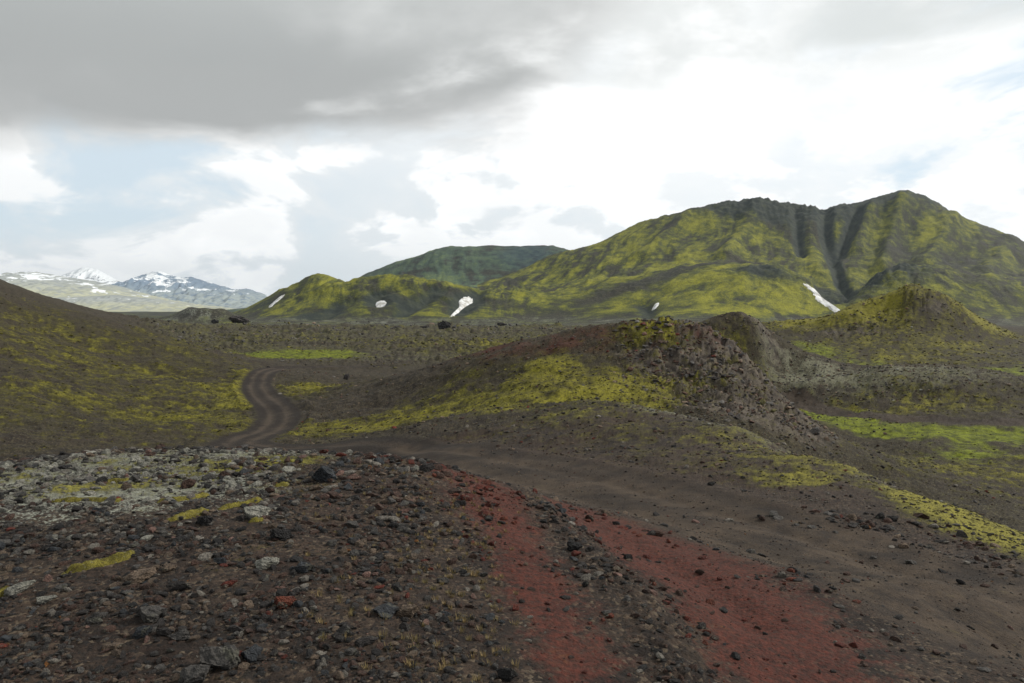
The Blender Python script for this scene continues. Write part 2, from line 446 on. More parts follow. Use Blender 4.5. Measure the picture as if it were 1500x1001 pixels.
def masks(s, t):
    """what covers the near ground at each place: every value 0..1"""
    u, d = s * F + CU, np.exp(t)
    x, y = s * d, d
    m = {}
    n1 = fbm(s * 9, t * 9, 5, 0.55, seed=3)
    n2 = fbm(s * 34, t * 26, 5, 0.6, seed=9)
    n3 = fbm(s * 100, t * 80, 4, 0.65, seed=21)
    dist, off, _ = polydist(x, y, ROADW)
    sd, soff, _ = polydist(x, y, SIDE)
    fore = sst(t, math.log(16), math.log(11.5)) * sst(s, 0.16, -0.02)
    # crag / loose block zones
    rock = blob(s, t, 1040, 62, 100, 0.17, 0.25) * 1.25 + blob(s, t, 1120, 56, 90, 0.12, 0.6) + blob(s, t, 985, 70, 90, 0.06) * 0.8 + blob(s, t, 1080, 118, 50, 0.05) * 0.35
    rock += blob(s, t, 1350, 226, 60, 0.03) * 0.8 + blob(s, t, 1250, 214, 50, 0.04) * 0.9 + blob(s, t, 1370, 104, 40, 0.02) * 0.6 + blob(s, t, 1130, 120, 40, 0.02) * 0.5
    m['rock'] = np.clip(rock, 0, 1)
    # red cinder
    red = path_st(s, t, [(690, 8.6), (722, 7.0), (765, 5.4), (800, 4.2), (850, 3.3), (880, 2.4)], 0.065) * 1.0
    red += path_st(s, t, [(830, 9.0), (880, 7.6), (955, 6.5), (1040, 5.6), (1110, 4.7), (1200, 3.7), (1300, 2.6)], 0.10) * 0.85 + path_st(s, t, [(860, 8.6), (1000, 7.0), (1130, 5.8), (1160, 4.6), (1150, 3.4)], 0.20) * 0.42
    red += path_st(s, t, [(940, 7.6), (1060, 6.9), (1200, 6.5)], 0.07) * 0.55
    red += blob(s, t, 1100, 5.0, 300, 0.55) * 0.26
    red *= 1 - 1.0 * path_st(s, t, [(770, 9.3), (810, 7.4), (860, 6.1), (925, 4.9), (985, 3.9), (1040, 3.0)], 0.040)
    red += path_st(s, t, [(690, 82), (770, 74), (850, 70), (930, 68)], 0.085) * 0.62 + blob(s, t, 1040, 69, 30, 0.05) * 0.5 + blob(s, t, 560, 9.8, 150, 0.10) * 0.22
    red += path_st(s, t, [(470, 58), (440, 66)], 0.03) * 0.35
    m['red'] = np.clip(red + (n2 * 0.7 + n1 * 0.6 + n3 * 0.3) * np.minimum(1, red * 2), 0, 1)
    # moss
    moss = path_st(s, t, [(455, 62), (540, 60), (620, 62), (700, 57), (790, 53), (880, 52)], 0.095) * 0.72
    moss += blob(s, t, 800, 64, 48, 0.07) * 1.1 + blob(s, t, 950, 70, 60, 0.05) * 1.15 + blob(s, t, 900, 58, 80, 0.12) * 0.55 + blob(s, t, 700, 72, 120, 0.12) * 0.22 + blob(s, t, 1030, 62, 110, 0.16) * 0.35
    moss += path_st(s, t, [(1290, 15.8), (1390, 14.0), (1500, 12.2), (1650, 10.4)], 0.085) * 1.5 * sst(u, 1230, 1400) + blob(s, t, 1200, 19, 110, 0.16, -0.5) * 0.40 + blob(s, t, 1080, 24, 120, 0.18) * 0.26
    moss += blob(s, t, 740, 41, 60, 0.07) * 0.75 + blob(s, t, 1180, 16, 60, 0.05) * 0.8 + blob(s, t, 900, 35, 120, 0.2) * 0.3
    moss += sst(-s, 0.32, 0.42) * sst(t, 3.75, 4.3) * sst(t, 5.3, 5.1) * (0.27 + 0.20 * blob(s, t, 80, 118, 160, 0.18) + 0.30 * blob(s, t, 320, 84, 110, 0.25) + 0.22 * blob(s, t, 120, 78, 160, 0.12))  # left hill moss; its dark olive base also paints the slope's shade
    moss += path_st(s, t, [(360, 84), (350, 104), (362, 122)], 0.025) * 0.35
    moss += blob(s, t, 460, 96, 60, 0.13) * 0.65 + blob(s, t, 520, 108, 70, 0.05) * 0.5 + path_st(s, t, [(640, 100), (740, 95), (840, 92)], 0.05) * 0.3
    moss += blob(s, t, 440, 105, 40, 0.06) * 0.5
    moss += blob(s, t, 1300, 98, 300, 0.12) * 0.55 + blob(s, t, 1330, 170, 260, 0.16) * 0.40 + blob(s, t, 1450, 62, 220, 0.22) * 0.42 + blob(s, t, 1330, 215, 220, 0.18) * 0.45 + blob(s, t, 1180, 236, 80, 0.06) * 0.85 + blob(s, t, 1290, 228, 60, 0.05) * 0.9 + blob(s, t, 1440, 236, 60, 0.05) * 0.9 + blob(s, t, 1075, 112, 60, 0.1) * 0.4
    moss += sst(t, 4.95, 5.2) * sst(u, 1150, 1080) * sst(u, 150, 250) * 0.30
    moss += blob(s, t, 720, 225, 110, 0.12) * 0.35 + blob(s, t, 880, 235, 60, 0.05) * 0.5
    fm = blob(s, t, 180, 8.6, 330, 0.28) * 0.42 + path_st(s, t, [(30, 7.0), (200, 7.6), (330, 8.2), (430, 9.0)], 0.05) * 0.35 + path_st(s, t, [(250, 11.4), (330, 11.6), (440, 10.9)], 0.03) * 0.5
    moss += fm * fore
    moss += sst(t, 2.6, 3.0) * sst(t, 4.3, 4.0) * 0.14
    moss *= 1 - 0.6 * m['rock'] * sst(n2, -0.15, 0.2)
    m['moss'] = np.clip(moss + (n1 * 0.45 + n2 * 0.65 + n3 * 0.5) * np.minimum(1, moss * 2.2), 0, 1)
    m['red'] = m['red'] * 0.80
    # juicy green flats
    lush = blob(s, t, 430, 185, 95, 0.075, 0, 1) * 1.5
    lush += path_st(s, t, [(1215, 94), (1270, 85), (1350, 80), (1420, 79), (1520, 78)], 0.055) * 1.15 + blob(s, t, 1420, 68, 60, 0.08) * 0.35 + blob(s, t, 1450, 64, 170, 0.2) * 0.30
    lush += path_st(s, t, [(1150, 190), (1220, 165), (1320, 150), (1500, 150)], 0.10) * 0.62
    m['lush'] = np.clip(lush * (1 + n2 * 0.9 + n1 * 0.5), 0, 1)
    # pale lichen, and pale tone put in for lit tops
    lich = (blob(s, t, 70, 7.0, 260, 0.22) * 0.85 + blob(s, t, 230, 9.4, 260, 0.2) * 0.62 + blob(s, t, 430, 10.2, 120, 0.1) * 0.45 + blob(s, t, 330, 7.2, 90, 0.1) * 0.4 + blob(s, t, 120, 8.2, 160, 0.2) * 0.3) * fore
    lich = lich * 0.80
    lich += path_st(s, t, [(700, 45), (800, 44), (900, 39), (1000, 33)], 0.06) * 0.5 + path_st(s, t, [(1000, 32), (1100, 27), (1220, 21), (1350, 16.5)], 0.09) * 0.4  # ridge crest: pale stones, plus its lit look put into the colour
    lich += (blob(s, t, 1180, 115, 90, 0.07) + blob(s, t, 1350, 108, 170, 0.08)) * 0.62 + blob(s, t, 1250, 212, 90, 0.05) * 0.25  # grey mound: own grey, with the light on its top painted in
    lich += blob(s, t, 900, 58, 120, 0.14) * 0.25
    lich += sst(t, 4.95, 5.15) * sst(u, 1150, 1080) * sst(u, 150, 250) * 0.40
    m['lichen'] = np.clip(lich + (n2 * 0.6 + n3 * 0.5 + n1 * 0.2) * np.minimum(1, lich * 1.8), 0, 1)
    rw = 2.1 + 0.25 * n1
    m['roadd'], m['roado'] = dist, off
    rd = sst(dist, rw + 0.75 + n2 * 0.7, rw - 0.5)
    rs = sst(sd, 3.3, 2.0)
    spread = path_st(s, t, [(700, 26), (900, 15.5), (1150, 9.8), (1500, 6.4)], 0.10) * 0.55 + blob(s, t, 1120, 5.2, 230, 0.5) * 0.35 + path_st(s, t, [(100, 50), (200, 56), (300, 58)], 0.04) * 0.5
    m['road'] = np.clip(np.maximum(np.maximum(rd, rs), spread), 0, 1)
    m['side'] = rs
    m['rut'] = np.clip(0.12 + 0.55 * np.exp(-((np.abs(off + 0.35 * n1) - 0.85 - 0.3 * n2) / 0.45) ** 2) - 0.5 * np.exp(-((dist - 2.5) / 0.6) ** 2) + n1 * 0.4 + n2 * 0.35, 0, 1)
    m['rut'] = m['rut'] + (0.5 + n1 * 0.6 + n2 * 0.3 - m['rut']) * 0.75 * sst(t, 3.7, 2.9)
    m['rut'] = np.where(rs > 0.3, 0.05, m['rut'])
    m['rut'] = np.where(spread > rd, 0.45 + n1 * 0.4 + n2 * 0.2, m['rut'])
    k = 1 - np.maximum(rd, rs) * 0.96
    for q in ('moss', 'lush', 'lichen', 'rock'):
        m[q] = m[q] * k * (1 - 0.9 * np.clip(m['red'] - 0.2, 0, 1))
    m['red'] = m['red'] * (1 - rd * 0.85)
    return m


def near_height(s, t, m=None):
    d = np.exp(t)
    x, y = s * d, d
    z = tab(s, t)
    if m is None:
        m = masks(s, t)
    dist, off = m['roadd'], m['roado']
    calm = 1 - 0.85 * sst(dist, 3.2, 1.8)
    flat = sst(t, 4.6, 5.1)
    # broad lumps, then knobbly stones and clods
    z = z + fbm(s * 5, t * 5, 3, 0.5, seed=41) * d * 0.010 * calm * sst(t, 2.0, 3.4) * (1 - 0.7 * flat)
    z = z + fbm(s * 22, t * 20, 5, 0.55, seed=47) * d * 0.0060 * calm * (1 - 0.55 * flat) * (0.5 + 0.5 * sst(t, 2.3, 3.2))
    z = z + fbm(s * 110, t * 95, 3, 0.6, seed=53) * d * 0.0020 * calm * (1 - 0.3 * flat)
    # metre scale hummocks of the lava field
    lava = sst(t, 4.95, 5.15) * sst(s, 0.5, 0.3) * sst(s, -0.62, -0.5) * (1 - np.clip(m['lush'] * 2, 0, 1))
    z = z + lava * (np.abs(fbm(s * 70, t * 26, 4, 0.6, seed=61)) * d * 0.0055 + np.maximum(0, fbm(s * 16, t * 9, 4, 0.62, seed=65) - 0.15) * d * 0.016)
    # knobbly knolls on the right
    z = z + (blob(s, t, 1310, 228, 170, 0.07) * fbm(s * 17, t * 22, 4, 0.55, seed=57) + blob(s, t, 1330, 108, 230, 0.1) * 0.5 * fbm(s * 20, t * 24, 4, 0.55, seed=58)) * d * 0.016
    # crags
    z = z + m['rock'] * d * (ridged(s * 20, t * 22, 3, 0.5, seed=71) * 0.006 + blocks(s * 58, t * 78, 1) * 0.0052 + blocks(s * 150, t * 190, 9) * 0.0026 + np.maximum(0, fbm(s * 26, t * 30, 4, 0.6, seed=75)) * 0.018 + fbm(s * 120, t * 120, 2, 0.6, seed=73) * 0.003 - 0.007)
    z = z + lava * d * blocks(s * 95, t * 30, 17) * 0.0028
    # low cushions of moss stand a little proud
    z = z + np.clip(m['moss'] - 0.35, 0, 0.4) * d * 0.0035 * (1 + 1.2 * fbm(s * 80, t * 60, 3, 0.6, seed=79))
    z = z + np.clip(m['lichen'] - 0.3, 0, 0.4) * d * 0.003 * np.abs(fbm(s * 90, t * 80, 2, seed=83))
    # cut of the track: bed, wheel ruts, crown and loose shoulders
    rutz = -0.055 * np.exp(-((np.abs(off) - 0.85) / 0.26) ** 2) + 0.05 * np.exp(-((dist - 2.25) / 0.35) ** 2) + 0.02 * np.exp(-(off / 0.3) ** 2)
    z = z + rutz * sst(dist, 3.0, 2.4) + 0.02 * fbm(x * 1.3, y * 1.3, 3, seed=88) * sst(dist, 2.6, 2.0)
    # drainage lips of the red spur
    z = z + 0.045 * path_st(s, t, [(770, 9.3), (810, 7.4), (860, 6.1), (925, 4.9), (985, 3.9), (1040, 3.0)], 0.045) * (1 + fbm(s * 40, t * 40, 3, seed=91))
    z = z - 0.07 * path_st(s, t, [(830, 9.0), (880, 7.6), (955, 6.5), (1040, 5.6), (1110, 4.7)], 0.04)
    # bank thrown up along the outer edge of the far bends
    z = z + 0.28 * np.exp(-((dist - 3.3) / 0.55) ** 2) * sst(t, 3.5, 4.0) * (0.7 + 0.6 * fbm(s * 30, t * 30, 2, seed=97))
    return z


def near_ground(x, y):
    x, y = np.atleast_1d(np.asarray(x, float)), np.atleast_1d(np.asarray(y, float))
    return near_height(x / y, np.log(y))


def hit(u, v, dmin=1.5, dmax=700):
    """first ground place seen in picture direction (u, v): world x, y"""
    t = np.linspace(math.log(dmin), math.log(dmax), 3000)
    X, Y, Z = P(np.full_like(t, u), np.full_like(t, v), np.exp(t))
    h = tab(X / Y, np.log(Y))
    k = np.argmax(h >= Z)
    return float(X[k]), float(Y[k])


# ------------------------------------------------------------------ materials
def terrain_mat(name, k, bump_d, pal):
    """k scales the grain: 1 for ground underfoot, small for far slopes"""
    mat = bpy.data.materials.new(name)
    mat.use_nodes = True
    T = NT(mat.node_tree)
    out = T.n('ShaderNodeOutputMaterial')
    geo = T.n('ShaderNodeNewGeometry')
    pos = geo.outputs['Position']
    A = T.n('ShaderNodeAttribute', {'attribute_name': 'cover_a'}).outputs['Color']
    B = T.n('ShaderNodeAttribute', {'attribute_name': 'cover_b'}).outputs['Color']
    sa = T.n('ShaderNodeSeparateColor', {}, Color=A).outputs
    sb = T.n('ShaderNodeSeparateColor', {}, Color=B).outputs
    moss, red, road = sa
    lich, rock, lush = sb
    nA = T.noise(pos, 0.22 * k, 12, 0.62)
    nB = T.noise(pos, 2.3 * k, 11, 0.68)
    nC = T.noise(pos, 21.0 * k, 7, 0.7)
    wp = T.n('ShaderNodeVectorMath', {'operation': 'ADD'}, i0=pos, i1=T.n('ShaderNodeVectorMath', {'operation': 'SCALE'}, i0=T.n('ShaderNodeTexNoise', {}, Vector=pos, Scale=30.0 * k, Detail=3.0).outputs['Color'], Scale=0.05 / k).outputs[0]).outputs[0]
    vor = T.n('ShaderNodeTexVoronoi', {}, Vector=wp, Scale=38.0 * k)
    vor2 = T.n('ShaderNodeTexVoronoi', {}, Vector=wp, Scale=11.0 * k)
    rut = T.n('ShaderNodeSeparateColor', {}, Color=T.n('ShaderNodeAttribute', {'attribute_name': 'cover_c'}).outputs['Color']).outputs[0]

    def thr(m, n1, n2, lo, hi, a1=0.5, a2=0.45):
        x = T.math('ADD', m, T.math('MULTIPLY', T.math('SUBTRACT', n1, 0.5), a1))
        x = T.math('ADD', x, T.math('MULTIPLY', T.math('SUBTRACT', n2, 0.5), a2))
        return T.ss(x, lo, hi)
    # loose dark soil, grains of every tone
    soil = T.mix(T.ss(nB, 0.32, 0.68), pal['soil_d'], pal['soil_l'])
    soil = T.mix(T.ss(nA, 0.40, 0.62, 0, 0.6), soil, pal['soil_w'])
    grain = T.mix(T.ss(vor.outputs['Color'], 0.2, 1.0, 0.0, 1.0), (0.45, 0.45, 0.47), (1.6, 1.55, 1.5))
    soil = T.mix(0.75, soil, grain, 'MULTIPLY')
    speck = T.n('ShaderNodeSeparateColor', {}, Color=vor.outputs['Color']).outputs
    nfine = T.math('SUBTRACT', 1.0, T.math('MULTIPLY', road, 0.75))
    soil = T.mix(T.math('MULTIPLY', T.ss(speck[1], 0.86, 0.95, 0, 0.7), nfine), soil, pal['speck'])
    soil = T.mix(T.math('MULTIPLY', T.ss(speck[2], 0.28, 0.18, 0, 0.8), nfine), soil, (0.014, 0.012, 0.011))
    c = soil
    c = T.mix(T.math('MULTIPLY', thr(rock, nB, nA, 0.25, 0.6), 0.9), c, T.mix(T.ss(nB, 0.35, 0.65), pal['rock_d'], pal['rock_l']))
    c = T.mix(T.math('MULTIPLY', thr(red, nB, nC, 0.22, 0.95, 0.9, 0.8), 0.93), c, T.mix(T.ss(nC, 0.3, 0.7), pal['red_d'], pal['red_l']))
    rcol = T.mix(T.ss(T.math('ADD', T.math('ADD', T.math('MULTIPLY', nB, 0.5), T.math('MULTIPLY', T.math('SUBTRACT', nC, 0.5), 0.7)), T.math('MULTIPLY', rut, 0.5)), 0.25, 0.72), pal['road_d'], pal['road_l'])
    c = T.mix(T.math('MULTIPLY', T.ss(road, 0.2, 0.9), T.ss(red, 0.5, 0.1)), c, rcol)
    lcol = T.mix(T.ss(nC, 0.35, 0.65), pal['lich_d'], pal['lich_l'])
    c = T.mix(T.math('MULTIPLY', thr(lich, nB, vor.outputs['Distance'], 0.42, 0.62, 0.9, 0.7), 0.9), c, lcol)
    mb = T.math('ADD', T.math('MULTIPLY', moss, 0.75), T.math('MULTIPLY', T.math('SUBTRACT', nB, 0.5), 1.7))
    mb = T.math('ADD', mb, T.math('MULTIPLY', T.math('SUBTRACT', nC, 0.5), 0.9))
    mcol = T.mix(T.ss(mb, 0.18, 1.02), pal['moss_d'], pal['moss_l'])
    mcol = T.mix(T.ss(nC, 0.58, 0.30, 0, 0.65), mcol, pal['moss_k'])
    c = T.mix(T.math('MULTIPLY', thr(moss, nB, nC, 0.12, 0.62, 1.2, 0.8), 0.93), c, mcol)
    gcol = T.mix(T.ss(nB, 0.3, 0.7), pal['lush_d'], pal['lush_l'])
    c = T.mix(thr(lush, nA, nB, 0.28, 0.75, 0.3, 0.5), c, gcol)
    # relief
    h = T.math('ADD', T.math('MULTIPLY', nB, 0.6), T.math('MULTIPLY', nC, 0.25))
    h = T.math('ADD', h, T.math('MULTIPLY', vor.outputs['Distance'], -0.16))
    h = T.math('ADD', h, T.math('MULTIPLY', vor2.outputs['Distance'], T.math('MULTIPLY', T.math('SUBTRACT', 1.0, road), -0.15)))
    bump = T.n('ShaderNodeBump', {}, Strength=0.9, Distance=bump_d, Height=h)
    b = T.n('ShaderNodeBsdfPrincipled', {}, Base_Color=c, Roughness=0.95, Normal=bump.outputs[0])
    b.inputs['Specular IOR Level'].default_value = 0.22
    T.t.links.new(b.outputs[0], out.inputs['Surface'])
    return mat


PAL = dict(speck=(0.115, 0.090, 0.062), soil_d=(0.014, 0.010, 0.009), soil_l=(0.060, 0.043, 0.031), soil_w=(0.052, 0.032, 0.022),
           rock_d=(0.035, 0.028, 0.025), rock_l=(0.15, 0.125, 0.10),
           red_d=(0.034, 0.013, 0.010), red_l=(0.108, 0.029, 0.019),
           road_d=(0.018, 0.013, 0.010), road_l=(0.070, 0.050, 0.034),
           lich_d=(0.13, 0.135, 0.11), lich_l=(0.37, 0.38, 0.32),
           moss_d=(0.066, 0.060, 0.010), moss_l=(0.25, 0.225, 0.030), moss_k=(0.035, 0.030, 0.010),
           lush_d=(0.028, 0.034, 0.006), lush_l=(0.185, 0.215, 0.010))
M_NEAR = terrain_mat('cinder_and_moss_near', 1.0, 0.05, PAL)
PALM = dict(PAL, lich_d=(0.085, 0.085, 0.055), lich_l=(0.25, 0.245, 0.17), speck=(0.13, 0.115, 0.07), soil_d=(0.022, 0.016, 0.012), soil_l=(0.064, 0.050, 0.032), soil_w=(0.043, 0.036, 0.017), road_d=(0.018, 0.013, 0.010), road_l=(0.062, 0.046, 0.033), moss_d=(0.036, 0.032, 0.008), moss_l=(0.23, 0.21, 0.018), moss_k=(0.032, 0.027, 0.009))
M_MID = terrain_mat('cinder_and_moss_mid', 0.30, 0.22, PALM)
PALF = dict(PAL, speck=(0.10, 0.10, 0.06), soil_d=(0.026, 0.026, 0.024), soil_l=(0.054, 0.053, 0.032), soil_w=(0.048, 0.042, 0.026),
            rock_d=(0.016, 0.023, 0.021), rock_l=(0.045, 0.054, 0.040),
            moss_d=(0.050, 0.060, 0.015), moss_l=(0.30, 0.29, 0.020), moss_k=(0.030, 0.044, 0.018))
M_FAR = terrain_mat('mossy_slopes', 0.02, 2.5, PALF)
M_PLAT = terrain_mat('haze_tinted_slopes', 0.015, 3.0, dict(PALF, moss_d=(0.050, 0.088, 0.070), moss_l=(0.165, 0.21, 0.068), moss_k=(0.036, 0.065, 0.058), rock_d=(0.022, 0.045, 0.058), rock_l=(0.055, 0.085, 0.088)))  # plateau's hazy blue cast mixed into the ground colours


def add_mesh(name, V, Q, mat, attrs=None, smooth=True, parent=None):
    me = bpy.data.meshes.new(name)
    V = np.ascontiguousarray(V, np.float32)
    k = Q.shape[1]
    me.vertices.add(len(V))
    me.vertices.foreach_set('co', V.ravel())
    me.loops.add(Q.size)
    me.loops.foreach_set('vertex_index', np.ascontiguousarray(Q, np.int32).ravel())
    me.polygons.add(len(Q))
    me.polygons.foreach_set('loop_start', np.arange(0, Q.size, k, dtype=np.int32))
    me.polygons.foreach_set('loop_total', np.full(len(Q), k, np.int32))
    me.update(calc_edges=True)
    me.polygons.foreach_set('use_smooth', np.full(len(Q), smooth, bool))
    for an, arr in (attrs or {}).items():
        a = me.attributes.new(an, 'FLOAT_COLOR', 'POINT')
        c = np.ones((len(V), 4), np.float32)
        c[:, :3] = arr
        a.data.foreach_set('color', c.ravel())
    if mat:
        me.materials.append(mat)
    o = bpy.data.objects.new(name, me)
    COL.objects.link(o)
    if parent:
        o.parent = parent
    return o


def tag(o, label=None, cat=None, group=None, kind=None):
    for k, v in (('label', label), ('category', cat), ('group', group), ('kind', kind)):
        if v:
            o[k] = v
    return o


def sub(name, V, Q, attrs, sel, mat, label=None):
    q = Q[sel]
    if not len(q):
        return None
    ids, inv = np.unique(q.ravel(), return_inverse=True)
    o = add_mesh(name, V[ids], inv.reshape(q.shape), mat, {k: a[ids] for k, a in attrs.items()})
    tag(o, label=label, kind='structure')
    return o


def inpoly(u, d, poly):
    r = np.zeros(u.shape, bool)
    n = len(poly)
    for i in range(n):
        (x1, y1), (x2, y2) = poly[i], poly[(i + 1) % n]
        y1, y2 = math.log(y1), math.log(y2)
        if y1 == y2:
            continue
        c = ((y1 > d) != (y2 > d)) & (u < (x2 - x1) * (d - y1) / (y2 - y1) + x1)
        r ^= c
    return r


# ------------------------------------------------------------------ near and middle ground
def grid_quads(nr, nc):
    i = np.arange(nr - 1)[:, None] * nc + np.arange(nc - 1)[None]
    return np.stack([i, i + 1, i + nc + 1, i + nc], -1).reshape(-1, 4)


ss_mid = np.linspace(-0.80, 0.80, 980)
ss = np.concatenate([np.linspace(-1.6, -0.80, 90)[:-1], ss_mid, np.linspace(0.80, 1.6, 90)[1:]])
tt = np.concatenate([np.linspace(math.log(1.2), math.log(2.8), 40)[:-1], np.linspace(math.log(2.8), math.log(12.5), 270)[:-1],
                     np.linspace(math.log(12.5), math.log(40), 90)[:-1], np.linspace(math.log(40), math.log(130), 190)[:-1], np.linspace(math.log(130), math.log(640), 170)])
Tn, Sn = np.meshgrid(tt, ss, indexing='ij')
mm = masks(Sn, Tn)
Zn = near_height(Sn, Tn, mm)
bl = sst(Tn, math.log(480), math.log(620))
Zn = Zn * (1 - bl) + far_ev(ss[None, :] + 0 * Tn[-60:], Tn[-60:]).mean() * 0 * bl + bl * (EYE - 15.5 - 2.2 * (np.exp(Tn) - 560) / 200)
Dn = np.exp(Tn)
Vn = np.stack([Sn * Dn, Dn, Zn], -1).reshape(-1, 3)
Qn = grid_quads(len(tt), len(ss))
AT = {'cover_a': np.stack([mm['moss'], mm['red'], mm['road']], -1).reshape(-1, 3),
      'cover_b': np.stack([mm['lichen'], mm['rock'], mm['lush']], -1).reshape(-1, 3),
      'cover_c': np.stack([mm['rut'], mm['rut'], mm['rut']], -1).reshape(-1, 3)}
qu = (Sn * F + CU).ravel()[Qn].mean(1)
qt = Tn.ravel()[Qn].mean(1)
lab = np.zeros(len(Qn), int)
rdist = mm['roadd'].ravel()[Qn].mean(1)
sdist = mm['side'].ravel()[Qn].mean(1)
lab[(qt > math.log(14)) & (qt < math.log(175))] = 6
lab[inpoly(qu, qt, [(-900, 45), (230, 47), (330, 66), (372, 90), (372, 128), (320, 160), (200, 190), (-900, 195)])] = 2
lab[inpoly(qu, qt, [(440, 60), (560, 51), (760, 50), (950, 45.5), (1150, 40), (1330, 46), (1240, 68), (1120, 80), (1040, 92), (800, 96), (620, 101), (430, 96)])] = 3
lab[inpoly(qu, qt, [(1080, 100), (1250, 94), (1500, 91), (1700, 91), (1700, 108), (1400, 124), (1100, 128), (1060, 112)])] = 4
lab[inpoly(qu, qt, [(1110, 195), (1480, 195), (1600, 230), (1560, 260), (1110, 262)])] = 5
lab[inpoly(qu, qt, [(-900, 330), (210, 360), (260, 430), (200, 520), (-900, 540)])] = 7
lab[inpoly(qu, qt, [(1010, 108), (1080, 104), (1150, 116), (1120, 134), (1010, 130)])] = 8
lab[rdist < 2.35] = 1
lab[sdist > 0.5] = 9
near_m = qt < math.log(34)
sub('ground', Vn, Qn, AT, (lab == 0) & near_m, M_NEAR)
sub('valley_floor', Vn, Qn, AT, (lab == 0) & ~near_m, M_MID)
sub('gravel_ridge', Vn, Qn, AT, (lab == 6) & near_m, M_NEAR)
sub('valley_floor', Vn, Qn, AT, (lab == 6) & ~near_m, M_MID)
sub('road', Vn, Qn, AT, (lab == 1) & near_m, M_NEAR)
sub('road', Vn, Qn, AT, (lab == 1) & ~near_m, M_MID)
sub('side_road', Vn, Qn, AT, lab == 9, M_MID)
sub('hill', Vn, Qn, AT, lab == 2, M_MID)
sub('rocky_hill', Vn, Qn, AT, lab == 3, M_MID)
sub('grey_mound', Vn, Qn, AT, lab == 4, M_MID)
sub('crag_hill', Vn, Qn, AT, lab == 5, M_MID)
sub('hill', Vn, Qn, AT, lab == 7, M_MID)
sub('rocky_knoll', Vn, Qn, AT, lab == 8, M_MID)


